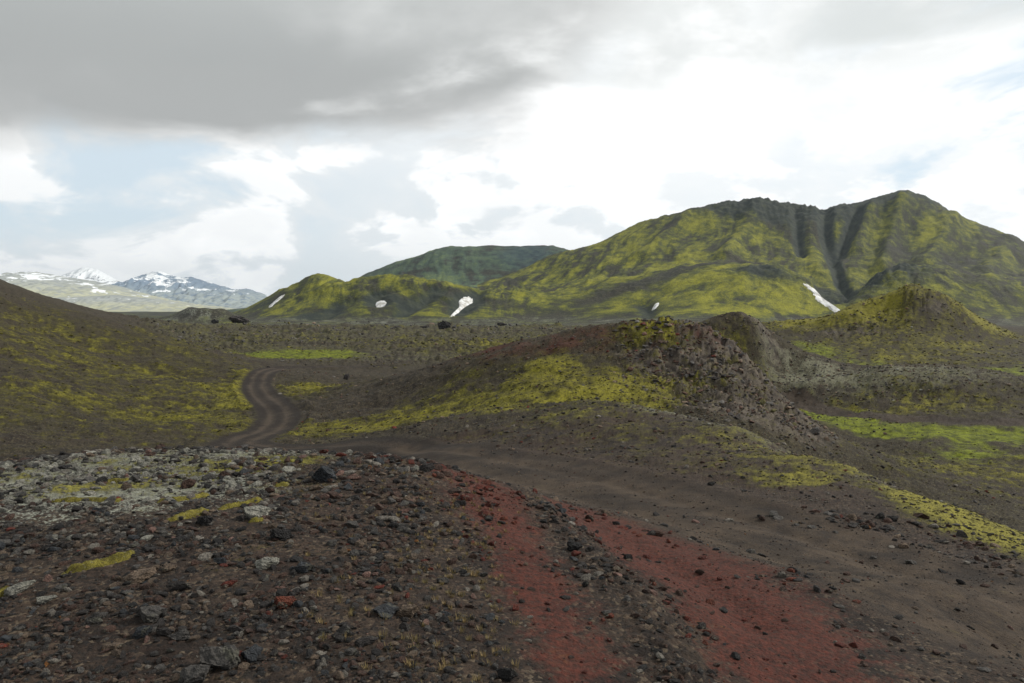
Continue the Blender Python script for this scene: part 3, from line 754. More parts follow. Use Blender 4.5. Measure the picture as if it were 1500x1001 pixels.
# ------------------------------------------------------------------ far slopes
def far_shape(s, t, with_cover=False):
    d = np.exp(t)
    z0 = far_ev(s, t) + EYE
    z0 = z0 - EYE
    rise = np.clip((z0 - (EYE - 16)) / 60, 0, 1)
    # slope gullies run downhill, mostly towards the valley
    wx = fbm(s * 7, t * 5, 3, seed=5) * 0.016
    u = s * F + CU
    big = sst(u, 700, 800)
    # streak direction: the left ramp falls away to the left, the right shoulder a little to the right
    sk = -(t - 7.5) * (0.36 * sst(u, 1180, 780) * big - 0.10 * sst(u, 1300, 1480)) + fbm(s * 5, t * 6, 3, 0.5, seed=6) * 0.030
    gu = ridged((s + sk) * 34, t * 5.0, 4, 0.48, seed=12)
    gf = ridged((s + sk) * 120, t * 12, 3, 0.6, seed=18)
    gu = gu - 0.3
    amp = rise * (0.45 + 0.55 * fbm(s * 12, t * 10, 3, seed=23) + 0.2)
    z = z0 + gu * (amp + 0.10 * rise) * 8.0 + (gf - 0.3) * rise * 2.2
    z = z + fbm((s + sk) * 36, t * 16, 5, 0.6, seed=31) * rise * 6.5
    z = z + fbm(s * 12, t * 9, 3, 0.5, seed=32) * rise * 8.0
    # gully cuts on the large mountain
    cut = 0
    for pts, w, dep in (([(1160, 1930), (1166, 1800), (1172, 1650)], 0.008, 15), ([(1205, 1960), (1206, 1800), (1216, 1650), (1228, 1480), (1250, 1290)], 0.009, 18),
                        ([(1255, 1900), (1235, 1750), (1222, 1650)], 0.009, 18), ([(940, 1180), (950, 1110), (950, 1040)], 0.012, 7), ([(1185, 1370), (1205, 1270), (1236, 1170)], 0.014, 12),
                        ([(500, 1140), (480, 1080), (462, 1030)], 0.02, 10), ([(640, 1200), (610, 1120), (585, 1050)], 0.014, 9), ([(700, 1250), (690, 1170), (668, 1080)], 0.016, 10), ([(556, 1170), (552, 1110)], 0.016, 10)):
        c = path_st(s + wx * 0.15, t, pts, w)
        cut = cut + c * dep
    z = z - cut
    for pts, w, up_ in (([(1316, 1900), (1308, 1820), (1300, 1700), (1290, 1550)], 0.014, 24), ([(1106, 1900), (1096, 1820), (1075, 1700), (1060, 1560)], 0.016, 20), ([(1270, 1900), (1262, 1820), (1255, 1700)], 0.010, 15),
                        ([(1010, 1900), (985, 1800), (940, 1650)], 0.016, 16), ([(1186, 1840), (1187, 1750), (1190, 1650), (1196, 1500)], 0.012, 8), ([(1394, 1880), (1380, 1750), (1350, 1600)], 0.020, 18), ([(1480, 1850), (1460, 1650), (1440, 1500)], 0.02, 18)):
        z = z + path_st(s + wx * 0.15, t, pts, w) * up_ * rise
    z = z + np.maximum(0, 1 - np.abs(u - 1325) / 62) * 15 * np.exp(-((t - math.log(1980)) / 0.05) ** 2) - 7 * blob(s, t, 1262, 1990, 26, 0.05) - 8 * blob(s, t, 1395, 1980, 40, 0.05)
    crag = (blob(s, t, 1190, 1950, 110, 0.05) + blob(s, t, 1130, 1900, 90, 0.05) + blob(s, t, 1260, 1290, 60, 0.10) + blob(s, t, 1320, 1220, 90, 0.05) * 0.7 + blob(s, t, 1110, 1280, 40, 0.025) * 0.8 + blob(s, t, 880, 1300, 90, 0.05) * 0.4)
    z = z + crag * (ridged(s * 60, t * 50, 4, 0.6, seed=43)) * 12
    z = z + sst(d, 1850, 1950) * sst(d, 2060, 1990) * np.maximum(0, fbm(s * 55, t * 6, 3, 0.6, seed=66)) * 8 * blob(s, t, 1160, 1980, 120, 0.2)
    # table hill out on the plain
    th = blob(s, t, 302, 900, 40, 0.05) ** 0.8
    z = z + np.minimum(th * 26, 17.5 + fbm(s * 60, t * 40, 3, seed=70) * 2) + blob(s, t, 250, 930, 50, 0.03) * 5 + blob(s, t, 640, 860, 250, 0.03) * 3
    if not with_cover:
        return z
    n1 = fbm(s * 14, t * 9, 5, 0.55, seed=101)
    n2 = fbm((s + sk) * 60, t * 11, 5, 0.64, seed=103)
    n3 = fbm((s + sk) * 22, t * 18, 5, 0.6, seed=109)
    n2 = n2 + 0.45 * fbm((s + sk) * 190, t * 22, 3, 0.7, seed=113)
    plain = 1 - sst(z0, EYE - 17, EYE - 4)
    rock = np.clip(cut / 11, 0, 1) + crag * 0.8 + sst(-gu, 0.15, 0.7) * (amp * 0.55 + 0.10 * rise)
    rock = rock + sst(d, 1800, 1980) * big * sst(u, 900, 1050) * (0.35 + 0.3 * sst(n2, -0.2, 0.3)) * sst(u, 1440, 1330) + sst(t, 7.66, 7.80) * sst(u, 840, 800) * 0.12
    rock = rock + blob(s, t, 770, 2350, 60, 0.09) * 0.5
    for uu, dd, ru, rd, a in ((557, 1130, 30, 0.035, 0.7), (678, 1150, 32, 0.05, 0.7), (465, 1060, 50, 0.035, 0.8), (600, 1120, 26, 0.05, 0.45), (940, 1110, 34, 0.05, 0.3), (1110, 1260, 60, 0.03, 0.6), (1300, 1650, 120, 0.06, 0.35), (1400, 1450, 120, 0.08, 0.3), (385, 1560, 26, 0.03, 0.7)):  # darker tone in hollows round the snow and on some flanks
        rock = rock + blob(s, t, uu, dd, ru, rd) * a
    rock = np.clip(rock + n2 * 0.35 * (rock > 0.04), 0, 1)
    brown = path_st(s, t, [(860, 1230), (960, 1330), (1050, 1400), (1130, 1420), (1180, 1380)], 0.035) * 0.8 + path_st(s, t, [(700, 1180), (800, 1170), (900, 1120)], 0.03) * 0.45
    moss = (1 - plain) * (0.55 + n1 * 0.7 + n2 * 0.72 + n3 * 0.7 + gu * 0.25 + 0.35 * blob(s, t, 1040, 1180, 110, 0.10) + 0.3 * blob(s, t, 1160, 1160, 60, 0.08) + 0.25 * blob(s, t, 470, 1600, 40, 0.1) + 0.2 * blob(s, t, 830, 1200, 100, 0.12) - 0.25 * blob(s, t, 760, 1500, 70, 0.15)) * (1 - 0.9 * rock) * (1 - np.clip(brown + n2 * 0.3 * (brown > 0.1), 0, 1))  # moss; also paints sunlit patches, the small hill's sun, the left ramp's shade
    moss = moss * (1 - 0.35 * sst(u, 1330, 1450)) * (1 - 0.15 * sst(t, 7.60, 7.75) * sst(u, 840, 800)) + plain * (0.22 + 0.5 * n1 + 0.4 * n2)
    lich = plain * (0.35 + n2 * 0.5) * sst(d, 1500, 1000)
    return z, np.clip(moss, 0, 1), rock, np.clip(lich, 0, 1), plain


sf = np.concatenate([np.linspace(-1.6, -0.80, 40)[:-1], np.linspace(-0.80, 0.80, 900), np.linspace(0.80, 1.6, 60)[1:]])
tf = np.concatenate([np.linspace(math.log(640), math.log(1000), 60)[:-1], np.linspace(math.log(1000), math.log(2080), 280)[:-1], np.linspace(math.log(2080), math.log(2700), 70)[:-1],
                     np.linspace(math.log(2700), math.log(3600), 20)])
Tf, Sf = np.meshgrid(tf, sf, indexing='ij')
Zf, fm_, fr_, fl_, fp_ = far_shape(Sf, Tf, True)
k0 = sst(Tf, math.log(640), math.log(760))
Zf = Zf * k0 + (1 - k0) * (EYE - 15.5 - 2.2 * (np.exp(Tf) - 560) / 200)
Df = np.exp(Tf)
Vf = np.stack([Sf * Df, Df, Zf], -1).reshape(-1, 3)
Qf = grid_quads(len(tf), len(sf))
zf = np.zeros_like(fm_)
AF = {'cover_a': np.stack([fm_, zf, zf], -1).reshape(-1, 3), 'cover_b': np.stack([fl_, fr_, zf], -1).reshape(-1, 3)}
qu = (Sf * F + CU).ravel()[Qf].mean(1)
qt = Tf.ravel()[Qf].mean(1)
qp = fp_.ravel()[Qf].mean(1)
lf = np.zeros(len(Qf), int)
up = qp < 0.75
lf[up & (qu > 690)] = 1
lf[up & (qu <= 735) & (qt < math.log(1440)) & (qu > 340)] = 2
lf[up & (qu <= 560) & (qt >= math.log(1440)) & (qt < math.log(1950))] = 3
lf[up & (qt >= math.log(1950)) & (qu < 860)] = 4
lf[up & (qt >= math.log(1440)) & (qt < math.log(1950)) & (qu > 560) & (qu < 700)] = 4
lf[inpoly(qu, qt, [(240, 820), (360, 820), (360, 1000), (240, 1000)])] = 5
sub('valley_floor', Vf, Qf, AF, lf == 0, M_FAR)
sub('mountain', Vf, Qf, AF, lf == 1, M_FAR)
sub('hill', Vf, Qf, AF, lf == 2, M_FAR)
sub('hill', Vf, Qf, AF, lf == 3, M_FAR)
sub('mountain', Vf, Qf, AF, lf == 4, M_PLAT)
sub('table_hill', Vf, Qf, AF, lf == 5, M_FAR)


def far_ground(s, t):
    s, t = np.atleast_1d(s), np.atleast_1d(t)
    fi = np.clip(np.searchsorted(tf, t) - 1, 0, len(tf) - 2)
    fj = np.clip(np.searchsorted(sf, s) - 1, 0, len(sf) - 2)
    a = np.clip((t - tf[fi]) / (tf[fi + 1] - tf[fi]), 0, 1)
    b = np.clip((s - sf[fj]) / (sf[fj + 1] - sf[fj]), 0, 1)
    return (Zf[fi, fj] * (1 - a) + Zf[fi + 1, fj] * a) * (1 - b) + (Zf[fi, fj + 1] * (1 - a) + Zf[fi + 1, fj + 1] * a) * b


# plain running out to the horizon
tp = np.linspace(math.log(3600), math.log(19000), 60)
sp = np.linspace(-0.88, 0.88, 160)
Tp, Sp = np.meshgrid(tp, sp, indexing='ij')
Dp = np.exp(Tp)
Zp = np.full_like(Dp, EYE - 20) + fbm(Sp * 20, Tp * 20, 4, seed=8) * 4 * sst(Tp, math.log(3600), math.log(4200))
Vp = np.stack([Sp * Dp, Dp, Zp], -1).reshape(-1, 3)
z_ = np.zeros_like(Dp)
sub('plain', Vp, grid_quads(60, 160), {'cover_a': np.stack([z_ + 0.35, z_, z_], -1).reshape(-1, 3), 'cover_b': np.stack([z_ + 0.55, z_, z_], -1).reshape(-1, 3)}, slice(None), M_FAR)


# ------------------------------------------------------------------ distant ranges
def range_mat(name, low, high, dark, snow_amt, cell):
    mat = bpy.data.materials.new(name)
    mat.use_nodes = True
    T = NT(mat.node_tree)
    out = T.n('ShaderNodeOutputMaterial')
    pos = T.n('ShaderNodeNewGeometry').outputs['Position']
    A = T.n('ShaderNodeSeparateColor', {}, Color=T.n('ShaderNodeAttribute', {'attribute_name': 'cover_a'}).outputs['Color']).outputs
    st = T.n('ShaderNodeVectorMath', {'operation': 'MULTIPLY'}, i0=pos, i1=(1, 0.35, 1.6)).outputs[0]
    n = T.noise(st, cell, 8, 0.6)
    n2 = T.noise(st, cell * 3.2, 6, 0.6)
    c = T.mix(T.ss(A[0], 0.2, 0.7), low, high)
    c = T.mix(T.ss(n2, 0.45, 0.62, 0, 0.8), c, dark)
    sn = T.math('ADD', A[1], T.math('MULTIPLY', T.math('SUBTRACT', n, 0.5), 1.3))
    sn = T.math('ADD', sn, T.math('MULTIPLY', T.math('SUBTRACT', n2, 0.5), 0.5))
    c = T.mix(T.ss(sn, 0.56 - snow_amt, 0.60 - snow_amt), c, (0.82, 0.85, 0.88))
    b = T.n('ShaderNodeBsdfPrincipled', {}, Base_Color=c, Roughness=0.95)
    T.t.links.new(b.outputs[0], out.inputs['Surface'])
    return mat


def mrange(name, crest, d, half, mat, rough, seed, snow):
    cr = np.array(crest, float)
    us = np.linspace(cr[0, 0], cr[-1, 0], 420)
    vs = np.interp(us, cr[:, 0], cr[:, 1])
    vs = vs + fbm(us * 0.11, us * 0 + seed, 3, 0.6, seed=seed) * rough * 2.2
    q = np.linspace(-1, 1, 110)
    Qq, U = np.meshgrid(q, us, indexing='ij')
    top = EYE + (HOR - vs)[None] / F * d
    base = EYE - 21.5
    prof = (1 - np.abs(Qq) ** 0.9)
    s = (U - CU) / F
    Yy = d + Qq * half
    hgt = np.maximum(top - base, 1)
    g = ridged(U * 0.055 + fbm(U * .02, Qq * 3, 2, seed=seed), Qq * 2.2 + seed, 4, 0.55, seed=seed)
    z = base + hgt * prof + (g - 0.3) * hgt * 0.30 * (np.abs(Qq) * (1 - np.abs(Qq))) * 3.0
    z = z + fbm(U * 0.10, Qq * 5, 4, 0.55, seed=seed + 3) * hgt * 0.12 * (np.abs(Qq) * (1 - np.abs(Qq))) * 4
    X = s * d * (0.6 + 0.4 * Yy / d)
    hh = np.clip((z - base) / (hgt.max()), 0, 1)
    sn = np.clip(snow[0] + snow[1] * hh - 0.25 * (g < 0), 0, 1)
    o = add_mesh(name, np.stack([X, Yy, z], -1).reshape(-1, 3), grid_quads(110, 420), mat,
                 {'cover_a': np.stack([hh, sn, 0 * hh], -1).reshape(-1, 3)})
    tag(o, kind='structure')
    return o


MR1 = range_mat('sun_toned_fells', (0.42, 0.42, 0.28), (0.32, 0.34, 0.32), (0.24, 0.26, 0.27), 0.13, 0.007)  # raised tones stand in for stronger sunlight on the far range
MR2 = range_mat('haze_tinted_peaks', (0.30, 0.34, 0.32), (0.15, 0.21, 0.29), (0.10, 0.15, 0.23), 0.08, 0.0055)  # blue of distance haze painted into the peaks
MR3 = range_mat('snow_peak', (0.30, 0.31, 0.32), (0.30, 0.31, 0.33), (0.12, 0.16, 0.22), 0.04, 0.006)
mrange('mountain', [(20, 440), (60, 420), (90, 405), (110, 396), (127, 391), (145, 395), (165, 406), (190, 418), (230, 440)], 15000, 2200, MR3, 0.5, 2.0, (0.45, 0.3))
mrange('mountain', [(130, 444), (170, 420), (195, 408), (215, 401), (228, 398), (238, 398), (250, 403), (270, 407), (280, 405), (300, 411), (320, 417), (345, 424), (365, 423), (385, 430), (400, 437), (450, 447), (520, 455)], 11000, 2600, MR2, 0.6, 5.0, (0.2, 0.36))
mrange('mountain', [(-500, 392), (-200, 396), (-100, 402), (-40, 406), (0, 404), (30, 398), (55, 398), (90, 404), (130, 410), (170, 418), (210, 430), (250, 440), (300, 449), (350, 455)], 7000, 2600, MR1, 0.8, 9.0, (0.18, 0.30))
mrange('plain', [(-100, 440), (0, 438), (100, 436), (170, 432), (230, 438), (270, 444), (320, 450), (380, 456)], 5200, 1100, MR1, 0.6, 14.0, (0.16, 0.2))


# ------------------------------------------------------------------ snow patches on the slopes
def snow_mat():
    mat = bpy.data.materials.new('old_snow')
    mat.use_nodes = True
    T = NT(mat.node_tree)
    out = T.n('ShaderNodeOutputMaterial')
    pos = T.n('ShaderNodeNewGeometry').outputs['Position']
    n = T.noise(pos, 0.12, 8, 0.6)
    n3 = T.noise(pos, 0.03, 5, 0.6)
    c = T.mix(T.ss(T.math('ADD', n, T.math('MULTIPLY', n3, 0.5)), 0.62, 0.95), (0.74, 0.75, 0.76), (0.40, 0.38, 0.34))
    bump = T.n('ShaderNodeBump', {}, Strength=0.4, Distance=0.8, Height=n)
    b = T.n('ShaderNodeBsdfPrincipled', {}, Base_Color=c, Roughness=0.7, Normal=bump.outputs[0])
    T.t.links.new(b.outputs[0], out.inputs['Surface'])
    return mat


M_SNOW = snow_mat()


def far_hit(u, v):
    t = np.linspace(math.log(660), math.log(2650), 2500)
    X, Y, Z = P(np.full_like(t, u), np.full_like(t, v), np.exp(t))
    h = far_ground(X / Y, np.log(Y))
    k = int(np.argmax(h >= Z))
    return X[k], Y[k], h[k]


def snow(outline, label):
    """thick drift whose rim is given by the places where it meets the slope"""
    o = np.array(outline, float)
    cu, cv = o.mean(0)
    rim = catmull(np.concatenate([o, o[:1]]), 6)[:-1]
    n = len(rim)
    V, rings = [], 7
    for r in range(rings):
        f = 1 - r / (rings - 1) * 0.97
        for i, (u, v) in enumerate(rim):
            jit = 1 + (0.05 * math.sin(i * 2.3 + cu) + 0.04 * math.sin(i * 5.1 + cu)) * (r < 2)
            # shrink towards the drift's own axis
            x, y, z = far_hit(cu + (u - cu) * f * jit, cv + (v - cv) * f * jit)
            thick = (-0.6, 0.2, 0.8, 1.2, 1.5, 1.6, 1.6)[r]
            V.append((x, y - 0.8 * thick, z + thick))
    Q = [(r * n + i, r * n + (i + 1) % n, (r + 1) * n + (i + 1) % n, (r + 1) * n + i) for r in range(rings - 1) for i in range(n)]
    ob = add_mesh('snow_patch', np.array(V), np.array(Q), M_SNOW)
    tag(ob, label, 'snow patch', 'snow patches left on the mountain slopes')


snow([(549, 445), (554, 441), (562, 440), (567, 443), (565, 448), (558, 451), (551, 451)], 'small oval white snow patch low on the left middle hill')
snow([(671, 441), (678, 435), (687, 433), (694, 437), (694, 443), (684, 449), (676, 455), (668, 462), (656, 467), (666, 458), (672, 450)], 'largest white snow patch, broad head with a tail pointing down left')
snow([(956, 450), (960, 445), (965, 443), (966, 446), (960, 453), (954, 456)], 'tiny snow patch in a gully at the foot of the large mountain')
snow([(1172, 413), (1180, 415), (1192, 422), (1198, 431), (1210, 441), (1220, 448), (1236, 458), (1238, 463), (1226, 461), (1210, 450), (1196, 441), (1190, 429), (1180, 421)], 'long thin diagonal snow streak in the ravine beside the green dome')
snow([(392, 450), (402, 441), (412, 433), (419, 431), (412, 438), (402, 446), (395, 452)], 'narrow snow strip on the shaded left flank of the small bright hill')


# ------------------------------------------------------------------ rocks
def rock_mat(name, inst):
    mat = bpy.data.materials.new(name)
    mat.use_nodes = True
    T = NT(mat.node_tree)
    out = T.n('ShaderNodeOutputMaterial')
    tco = T.n('ShaderNodeTexCoord').outputs['Object']
    oi = T.n('ShaderNodeObjectInfo')
    if inst:
        col = T.n('ShaderNodeAttribute', {'attribute_name': 'tone', 'attribute_type': 'INSTANCER'}).outputs['Color']
    else:
        col = oi.outputs['Color']
    off = T.n('ShaderNodeVectorMath', {'operation': 'SCALE'}, i0=(13.0, 7.0, 3.0))
    T.t.links.new(oi.outputs['Random'], off.inputs['Scale'])
    v = T.n('ShaderNodeVectorMath', {'operation': 'ADD'}, i0=tco, i1=off.outputs[0]).outputs[0]
    n = T.noise(v, 2.2, 10, 0.7)
    n2 = T.noise(v, 0.9, 5, 0.6)
    c = T.mix(T.ss(n, 0.30, 0.70), (0.45, 0.45, 0.46), (1.5, 1.45, 1.4))
    c = T.mix(1.0, col, c, 'MULTIPLY')
    c = T.mix(T.math('MULTIPLY', T.ss(n2, 0.56, 0.66), T.ss(n, 0.42, 0.56)), c, (0.17, 0.165, 0.13))
    h = T.math('ADD', n, T.math('MULTIPLY', T.n('ShaderNodeTexVoronoi', {}, Vector=v, Scale=7.0).outputs['Distance'], 0.35))
    bump = T.n('ShaderNodeBump', {}, Strength=0.9, Distance=0.22, Height=h)
    b = T.n('ShaderNodeBsdfPrincipled', {}, Base_Color=c, Roughness=0.88, Normal=bump.outputs[0])
    b.inputs['Specular IOR Level'].default_value = 0.3
    T.t.links.new(b.outputs[0], out.inputs['Surface'])
    return mat


M_ROCK, M_STONE = rock_mat('lava_rock', False), rock_mat('loose_stone', True)


def ico(sub_):
    import bmesh
    bm = bmesh.new()
    bmesh.ops.create_icosphere(bm, subdivisions=sub_, radius=1.0)
    V = np.array([v.co[:] for v in bm.verts])
    Q = np.array([[v.index for v in f.verts] for f in bm.faces])
    bm.free()
    return V, Q


def rock_shape(sub_, seed, cuts=9, rough=0.06, flat=0.75):
    r = np.random.default_rng(seed)
    V, Q = ico(sub_)
    for _ in range(cuts):
        n = r.normal(size=3)
        n /= np.linalg.norm(n)
        h = r.uniform(0.45, 0.85)
        dd = V @ n
        V = V - np.clip(dd - h, 0, None)[:, None] * n
    if sub_ > 2:
        n = fbm(V[:, 0] * 1.7 + seed, V[:, 1] * 1.7 + V[:, 2] * 1.3, 4, 0.6, seed=seed)
        V = V * (1 + n[:, None] * rough * 3)
    V = V * (1 + r.normal(size=(len(V), 1)) * rough * 0.5)
    V = V * np.array([1.0, r.uniform(0.65, 0.95), r.uniform(0.5, 0.8) * flat / 0.75])
    V /= np.abs(V[:, 0]).max()
    return V, Q


def rock_data(name, sub_, seed, mat, **k):
    V, Q = rock_shape(sub_, seed, **k)
    o = add_mesh(name, V, Q, mat, smooth=False)
    me = o.data
    bpy.data.objects.remove(o)
    return me


HI = [rock_data('rock', 4, 100 + i, M_ROCK, cuts=13 + i % 4, rough=0.09) for i in range(8)]
LV = [rock_data('rock', 4, 420 + i, M_ROCK, cuts=4, rough=0.16, flat=0.7) for i in range(4)]
MI = [rock_data('rock', 3, 200 + i, M_ROCK, cuts=9, rough=0.05) for i in range(8)]

TONES = dict(black=(0.030, 0.029, 0.030), dark=(0.048, 0.043, 0.042), grey=(0.11, 0.105, 0.10), slate=(0.055, 0.062, 0.072), pale=(0.27, 0.25, 0.22), tan=(0.20, 0.15, 0.11),
             pink=(0.24, 0.145, 0.12), red=(0.17, 0.040, 0.026), rust=(0.20, 0.055, 0.030), brown=(0.095, 0.055, 0.042), lichen=(0.33, 0.33, 0.29), olive=(0.11, 0.10, 0.035), orange=(0.26, 0.11, 0.03))


def put_rock(me, x, y, z, size, tone, label, group=None, asp=(1, 1), sink=0.25, name='rock', rz=None):
    o = bpy.data.objects.new(name, me)
    COL.objects.link(o)
    sx = size / 2
    sc = (sx, sx * asp[0], sx * asp[1])
    o.location = (x, y, z + sc[2] * 0.62 * (1 - 2 * sink))
    o.rotation_euler = (random.uniform(-0.15, 0.15), random.uniform(-0.15, 0.15), random.uniform(-0.5, 0.5) if rz is None else rz)
    o.scale = sc
    t = TONES[tone] if isinstance(tone, str) else tone
    o.color = (*t, 1)
    tag(o, label, 'rock', group)
    return o


HAND = [  # u, v of the foot, width in photo px, tone, height ratio, label
    (474, 705, 40, 'slate', 1.1, 'big dark grey boulder on the crest of the foreground mound'),
    (511, 696, 30, 'pale', 0.45, 'thin pale slab leaning beside the big dark crest boulder'),
    (517, 704, 26, 'pink', 0.5, 'flat pinkish stone just below the thin pale slab'),
    (460, 719, 24, 'tan', 0.7, 'tan stone in front of the big dark crest boulder'),
    (484, 720, 26, 'pale', 0.6, 'pale flattish stone just right of the tan crest stone'),
    (272, 716, 28, 'brown', 1.0, 'reddish brown block among the pale lichen on the left'),
    (412, 792, 36, 'black', 0.9, 'black angular rock left of the bare dark gravel'),
    (443, 840, 36, 'slate', 0.9, 'blue grey rock with a sharp right edge on dark gravel'),
    (372, 760, 40, 'lichen', 0.8, 'broad rock whitened by lichen behind the black rock'),
    (298, 770, 30, 'black', 1.0, 'rounded black rock touching a cushion of yellow moss'),
    (352, 764, 18, 'dark', 0.8, 'small dark rock left of the lichen whitened rock'),
    (332, 861, 26, 'red', 0.7, 'small flat brick red stone on dark gravel'),
    (417, 891, 38, 'rust', 0.9, 'larger rust red stone tilted on the gravel'),
    (388, 833, 42, 'lichen', 0.6, 'pale lichened stone left of the blue grey rock'),
    (322, 826, 22, 'slate', 0.9, 'small slate coloured rock among brown gravel'),
    (206, 936, 32, 'slate', 1.1, 'dark bluish rock standing near the lower left corner'),
    (216, 908, 44, 'grey', 0.7, 'grey tan slab behind the dark bluish rock'),
    (238, 932, 30, 'dark', 0.7, 'dark rounded rock just right of the dark bluish rock'),
    (262, 938, 40, 'grey', 0.55, 'low grey slab near the lower left with a flat top'),
    (261, 866, 32, 'dark', 1.0, 'dark block with a light face below the tan ledge'),
    (246, 838, 26, 'tan', 0.9, 'tan upright stone at the end of the tan ledge'),
    (198, 853, 56, 'tan', 0.5, 'long low tan ledge stone covered with pale crust'),
    (321, 982, 72, 'grey', 0.9, 'largest lumpy grey rock near the bottom edge'),
    (282, 1003, 54, 'grey', 0.9, 'grey rock cut by the bottom edge of the picture'),
    (366, 968, 34, 'slate', 0.9, 'dark slate rock right of the largest lumpy rock'),
    (160, 952, 34, 'tan', 0.45, 'flat orange tan stone in the lower left gravel'),
    (137, 914, 28, 'grey', 0.9, 'grey pyramid shaped stone in the lower left'),
    (18, 874, 48, 'lichen', 0.7, 'grey lichened boulder at the left edge beside bright moss'),
    (64, 884, 34, 'lichen', 0.6, 'whitish crusted stone right of the left edge boulder'),
    (84, 866, 26, 'grey', 0.6, 'grey stone between crusted stone and yellow moss'),
    (138, 878, 32, 'dark', 0.5, 'flat dark stone under the yellow moss strip'),
    (597, 904, 44, 'tan', 0.8, 'pale lumpy stone in the middle of the foreground gravel'),
    (563, 903, 40, 'slate', 0.5, 'dark low stone touching the pale lumpy stone'),
    (740, 998, 34, 'black', 1.1, 'black rounded stone at the bottom edge near the red track'),
    (504, 932, 28, 'grey', 0.9, 'mauve grey stone on bare soil near the bottom'),
    (532, 947, 40, 'dark', 0.5, 'dark flat slab lying right of the mauve grey stone'),
    (843, 812, 30, 'black', 1.0, 'black boulder on the stony strip between two red tracks'),
    (866, 814, 16, 'dark', 0.8, 'small dark rock right of the black strip boulder'),
    (921, 824, 17, 'black', 1.0, 'lone black stone lying on the right red track'),
    (866, 790, 17, 'pink', 0.8, 'pale pink stone at the edge of the right red track'),
    (864, 756, 15, 'brown', 0.9, 'brown stone at the top end of the right red track'),
    (857, 862, 13, 'black', 1.4, 'small upright black stone low on the stony strip'),
    (812, 773, 20, 'dark', 0.6, 'dark flat stone at the top of the stony strip'),
    (800, 745, 14, 'slate', 0.6, 'small slate stone where mound meets the track'),
    (890, 903, 20, 'grey', 0.7, 'grey pebble near the lower end of the stony strip'),
    (625, 690, 30, 'dark', 0.8, 'dark knobbly rock on the right shoulder of the mound'),
    (676, 740, 20, 'dark', 0.8, 'dark stone on the slope above the left red track'),
    (562, 765, 26, 'pale', 0.5, 'pale flat stone on the upper gravel of the mound'),
    (513, 773, 28, 'grey', 0.5, 'grey flat stone left of the pale flat stone'),
    (548, 807, 16, 'black', 1.0, 'small black stone below the pale flat stone'),
    (622, 830, 26, 'tan', 0.45, 'thin beige stone lying in the centre gravel'),
    (590, 755, 18, 'pink', 1.1, 'upright mauve stone right of the pale flat stone'),
    (510, 808, 10, 'orange', 0.8, 'tiny orange stone left of the small black stone'),
    (484, 800, 22, 'grey', 0.8, 'grey stone left of the tiny orange stone'),
    (650, 856, 22, 'grey', 0.7, 'rounded grey stone nearer the left red track'),
    (1310, 765, 18, 'black', 1.0, 'dark round boulder at the lower edge of bright moss'),
    (1352, 760, 20, 'brown', 0.7, 'brown stone right of the dark round boulder'),
    (1068, 764, 18, 'pale', 0.4, 'pale flat stone on the track verge'),
    (1212, 828, 10, 'pink', 0.7, 'small pale pink pebble on the red patch of track'),
    (1043, 713, 16, 'black', 0.8, 'small black rock on the far verge of the track'),
    (1216, 877, 14, 'brown', 0.8, 'reddish stone among rubble in the centre of the track'),
    (1196, 640, 20, 'grey', 1.1, 'grey block alone on the brown tail of the rocky hill'),
    (410, 578, 7, 'pale', 0.8, 'small pale boulder inside the bend of the track'),
    (507, 556, 11, 'dark', 1.9, 'dark upright rock stub standing on the flat beyond the bend'),
]
for i, (u, v, w, tone, asp, lab_) in enumerate(HAND):
    x, y = hit(u, v)
    z = float(near_ground(x, y)[0])
    size = w / F * y
    put_rock(HI[i % len(HI)], x, y + size * 0.2, z, size, tone, lab_, 'rocks picked out on the near ground' if v > 690 else None, asp=(0.9, asp * 1.0), sink=0.22)

LAVA = [(350, 471, 36, 'dark', 0.9, 'dark pointed lava crag left of centre on the valley floor', 560),
        (650, 486, 24, 'black', 0.95, 'dark humped lava block standing before the largest snow patch', 430),
        (584, 480, 18, 'dark', 0.6, 'low dark lava block below the oval snow patch', 450),
        (197, 470, 16, 'black', 0.7, 'dark lava lump at the foot of the left shoulder', 520),
        (255, 474, 18, 'black', 0.7, 'dark lava lump between the shoulder and the pointed crag', 520),
        (315, 469, 14, 'black', 0.7, 'dark lava lump just left of the pointed crag', 560),
        (622, 481, 22, 'dark', 0.5, 'broad low lava lump between the two dark blocks', 470),
        (735, 476, 16, 'dark', 0.6, 'low lava lump right of the humped block', 560)]
for i, (u, v, w, tone, asp, lab_, d) in enumerate(LAVA):
    x, y, _z = P(u, v, d)
    z = float(near_ground(x, y)[0])
    size = w / F * d
    put_rock(LV[i % len(LV)], float(x), float(y), z, size, tone, lab_, 'dark lava blocks on the valley floor', asp=(0.9, asp), sink=0.1)


# ---- scattered stones: the larger are objects, the rest is one rubble cover per zone
def scatter(n, u0, u1, d0, d1, dens, px, tone_fn, sink=0.3, seed=0, power=2.2):
    r = np.random.default_rng(seed)
    s = (r.uniform(u0, u1, n) - CU) / F
    t = r.uniform(math.log(d0), math.log(d1), n)
    m = masks(s, t)
    keep = r.random(n) < dens(s, t, m)
    s, t = s[keep], t[keep]
    m = {k: a[keep] for k, a in m.items()}
    n = len(s)
    d = np.exp(t)
    size = px[0] * (px[1] / px[0]) ** (r.random(n) ** power) / F * d
    z = near_height(s, t, m)
    tone = tone_fn(s, t, m, r, n)
    asp = np.stack([np.ones(n), r.uniform(0.6, 1, n), r.uniform(0.45, 1.0, n)], 1)
    return dict(x=s * d, y=d, z=z, size=size, tone=tone, asp=asp, sink=sink, px=size / d * F)


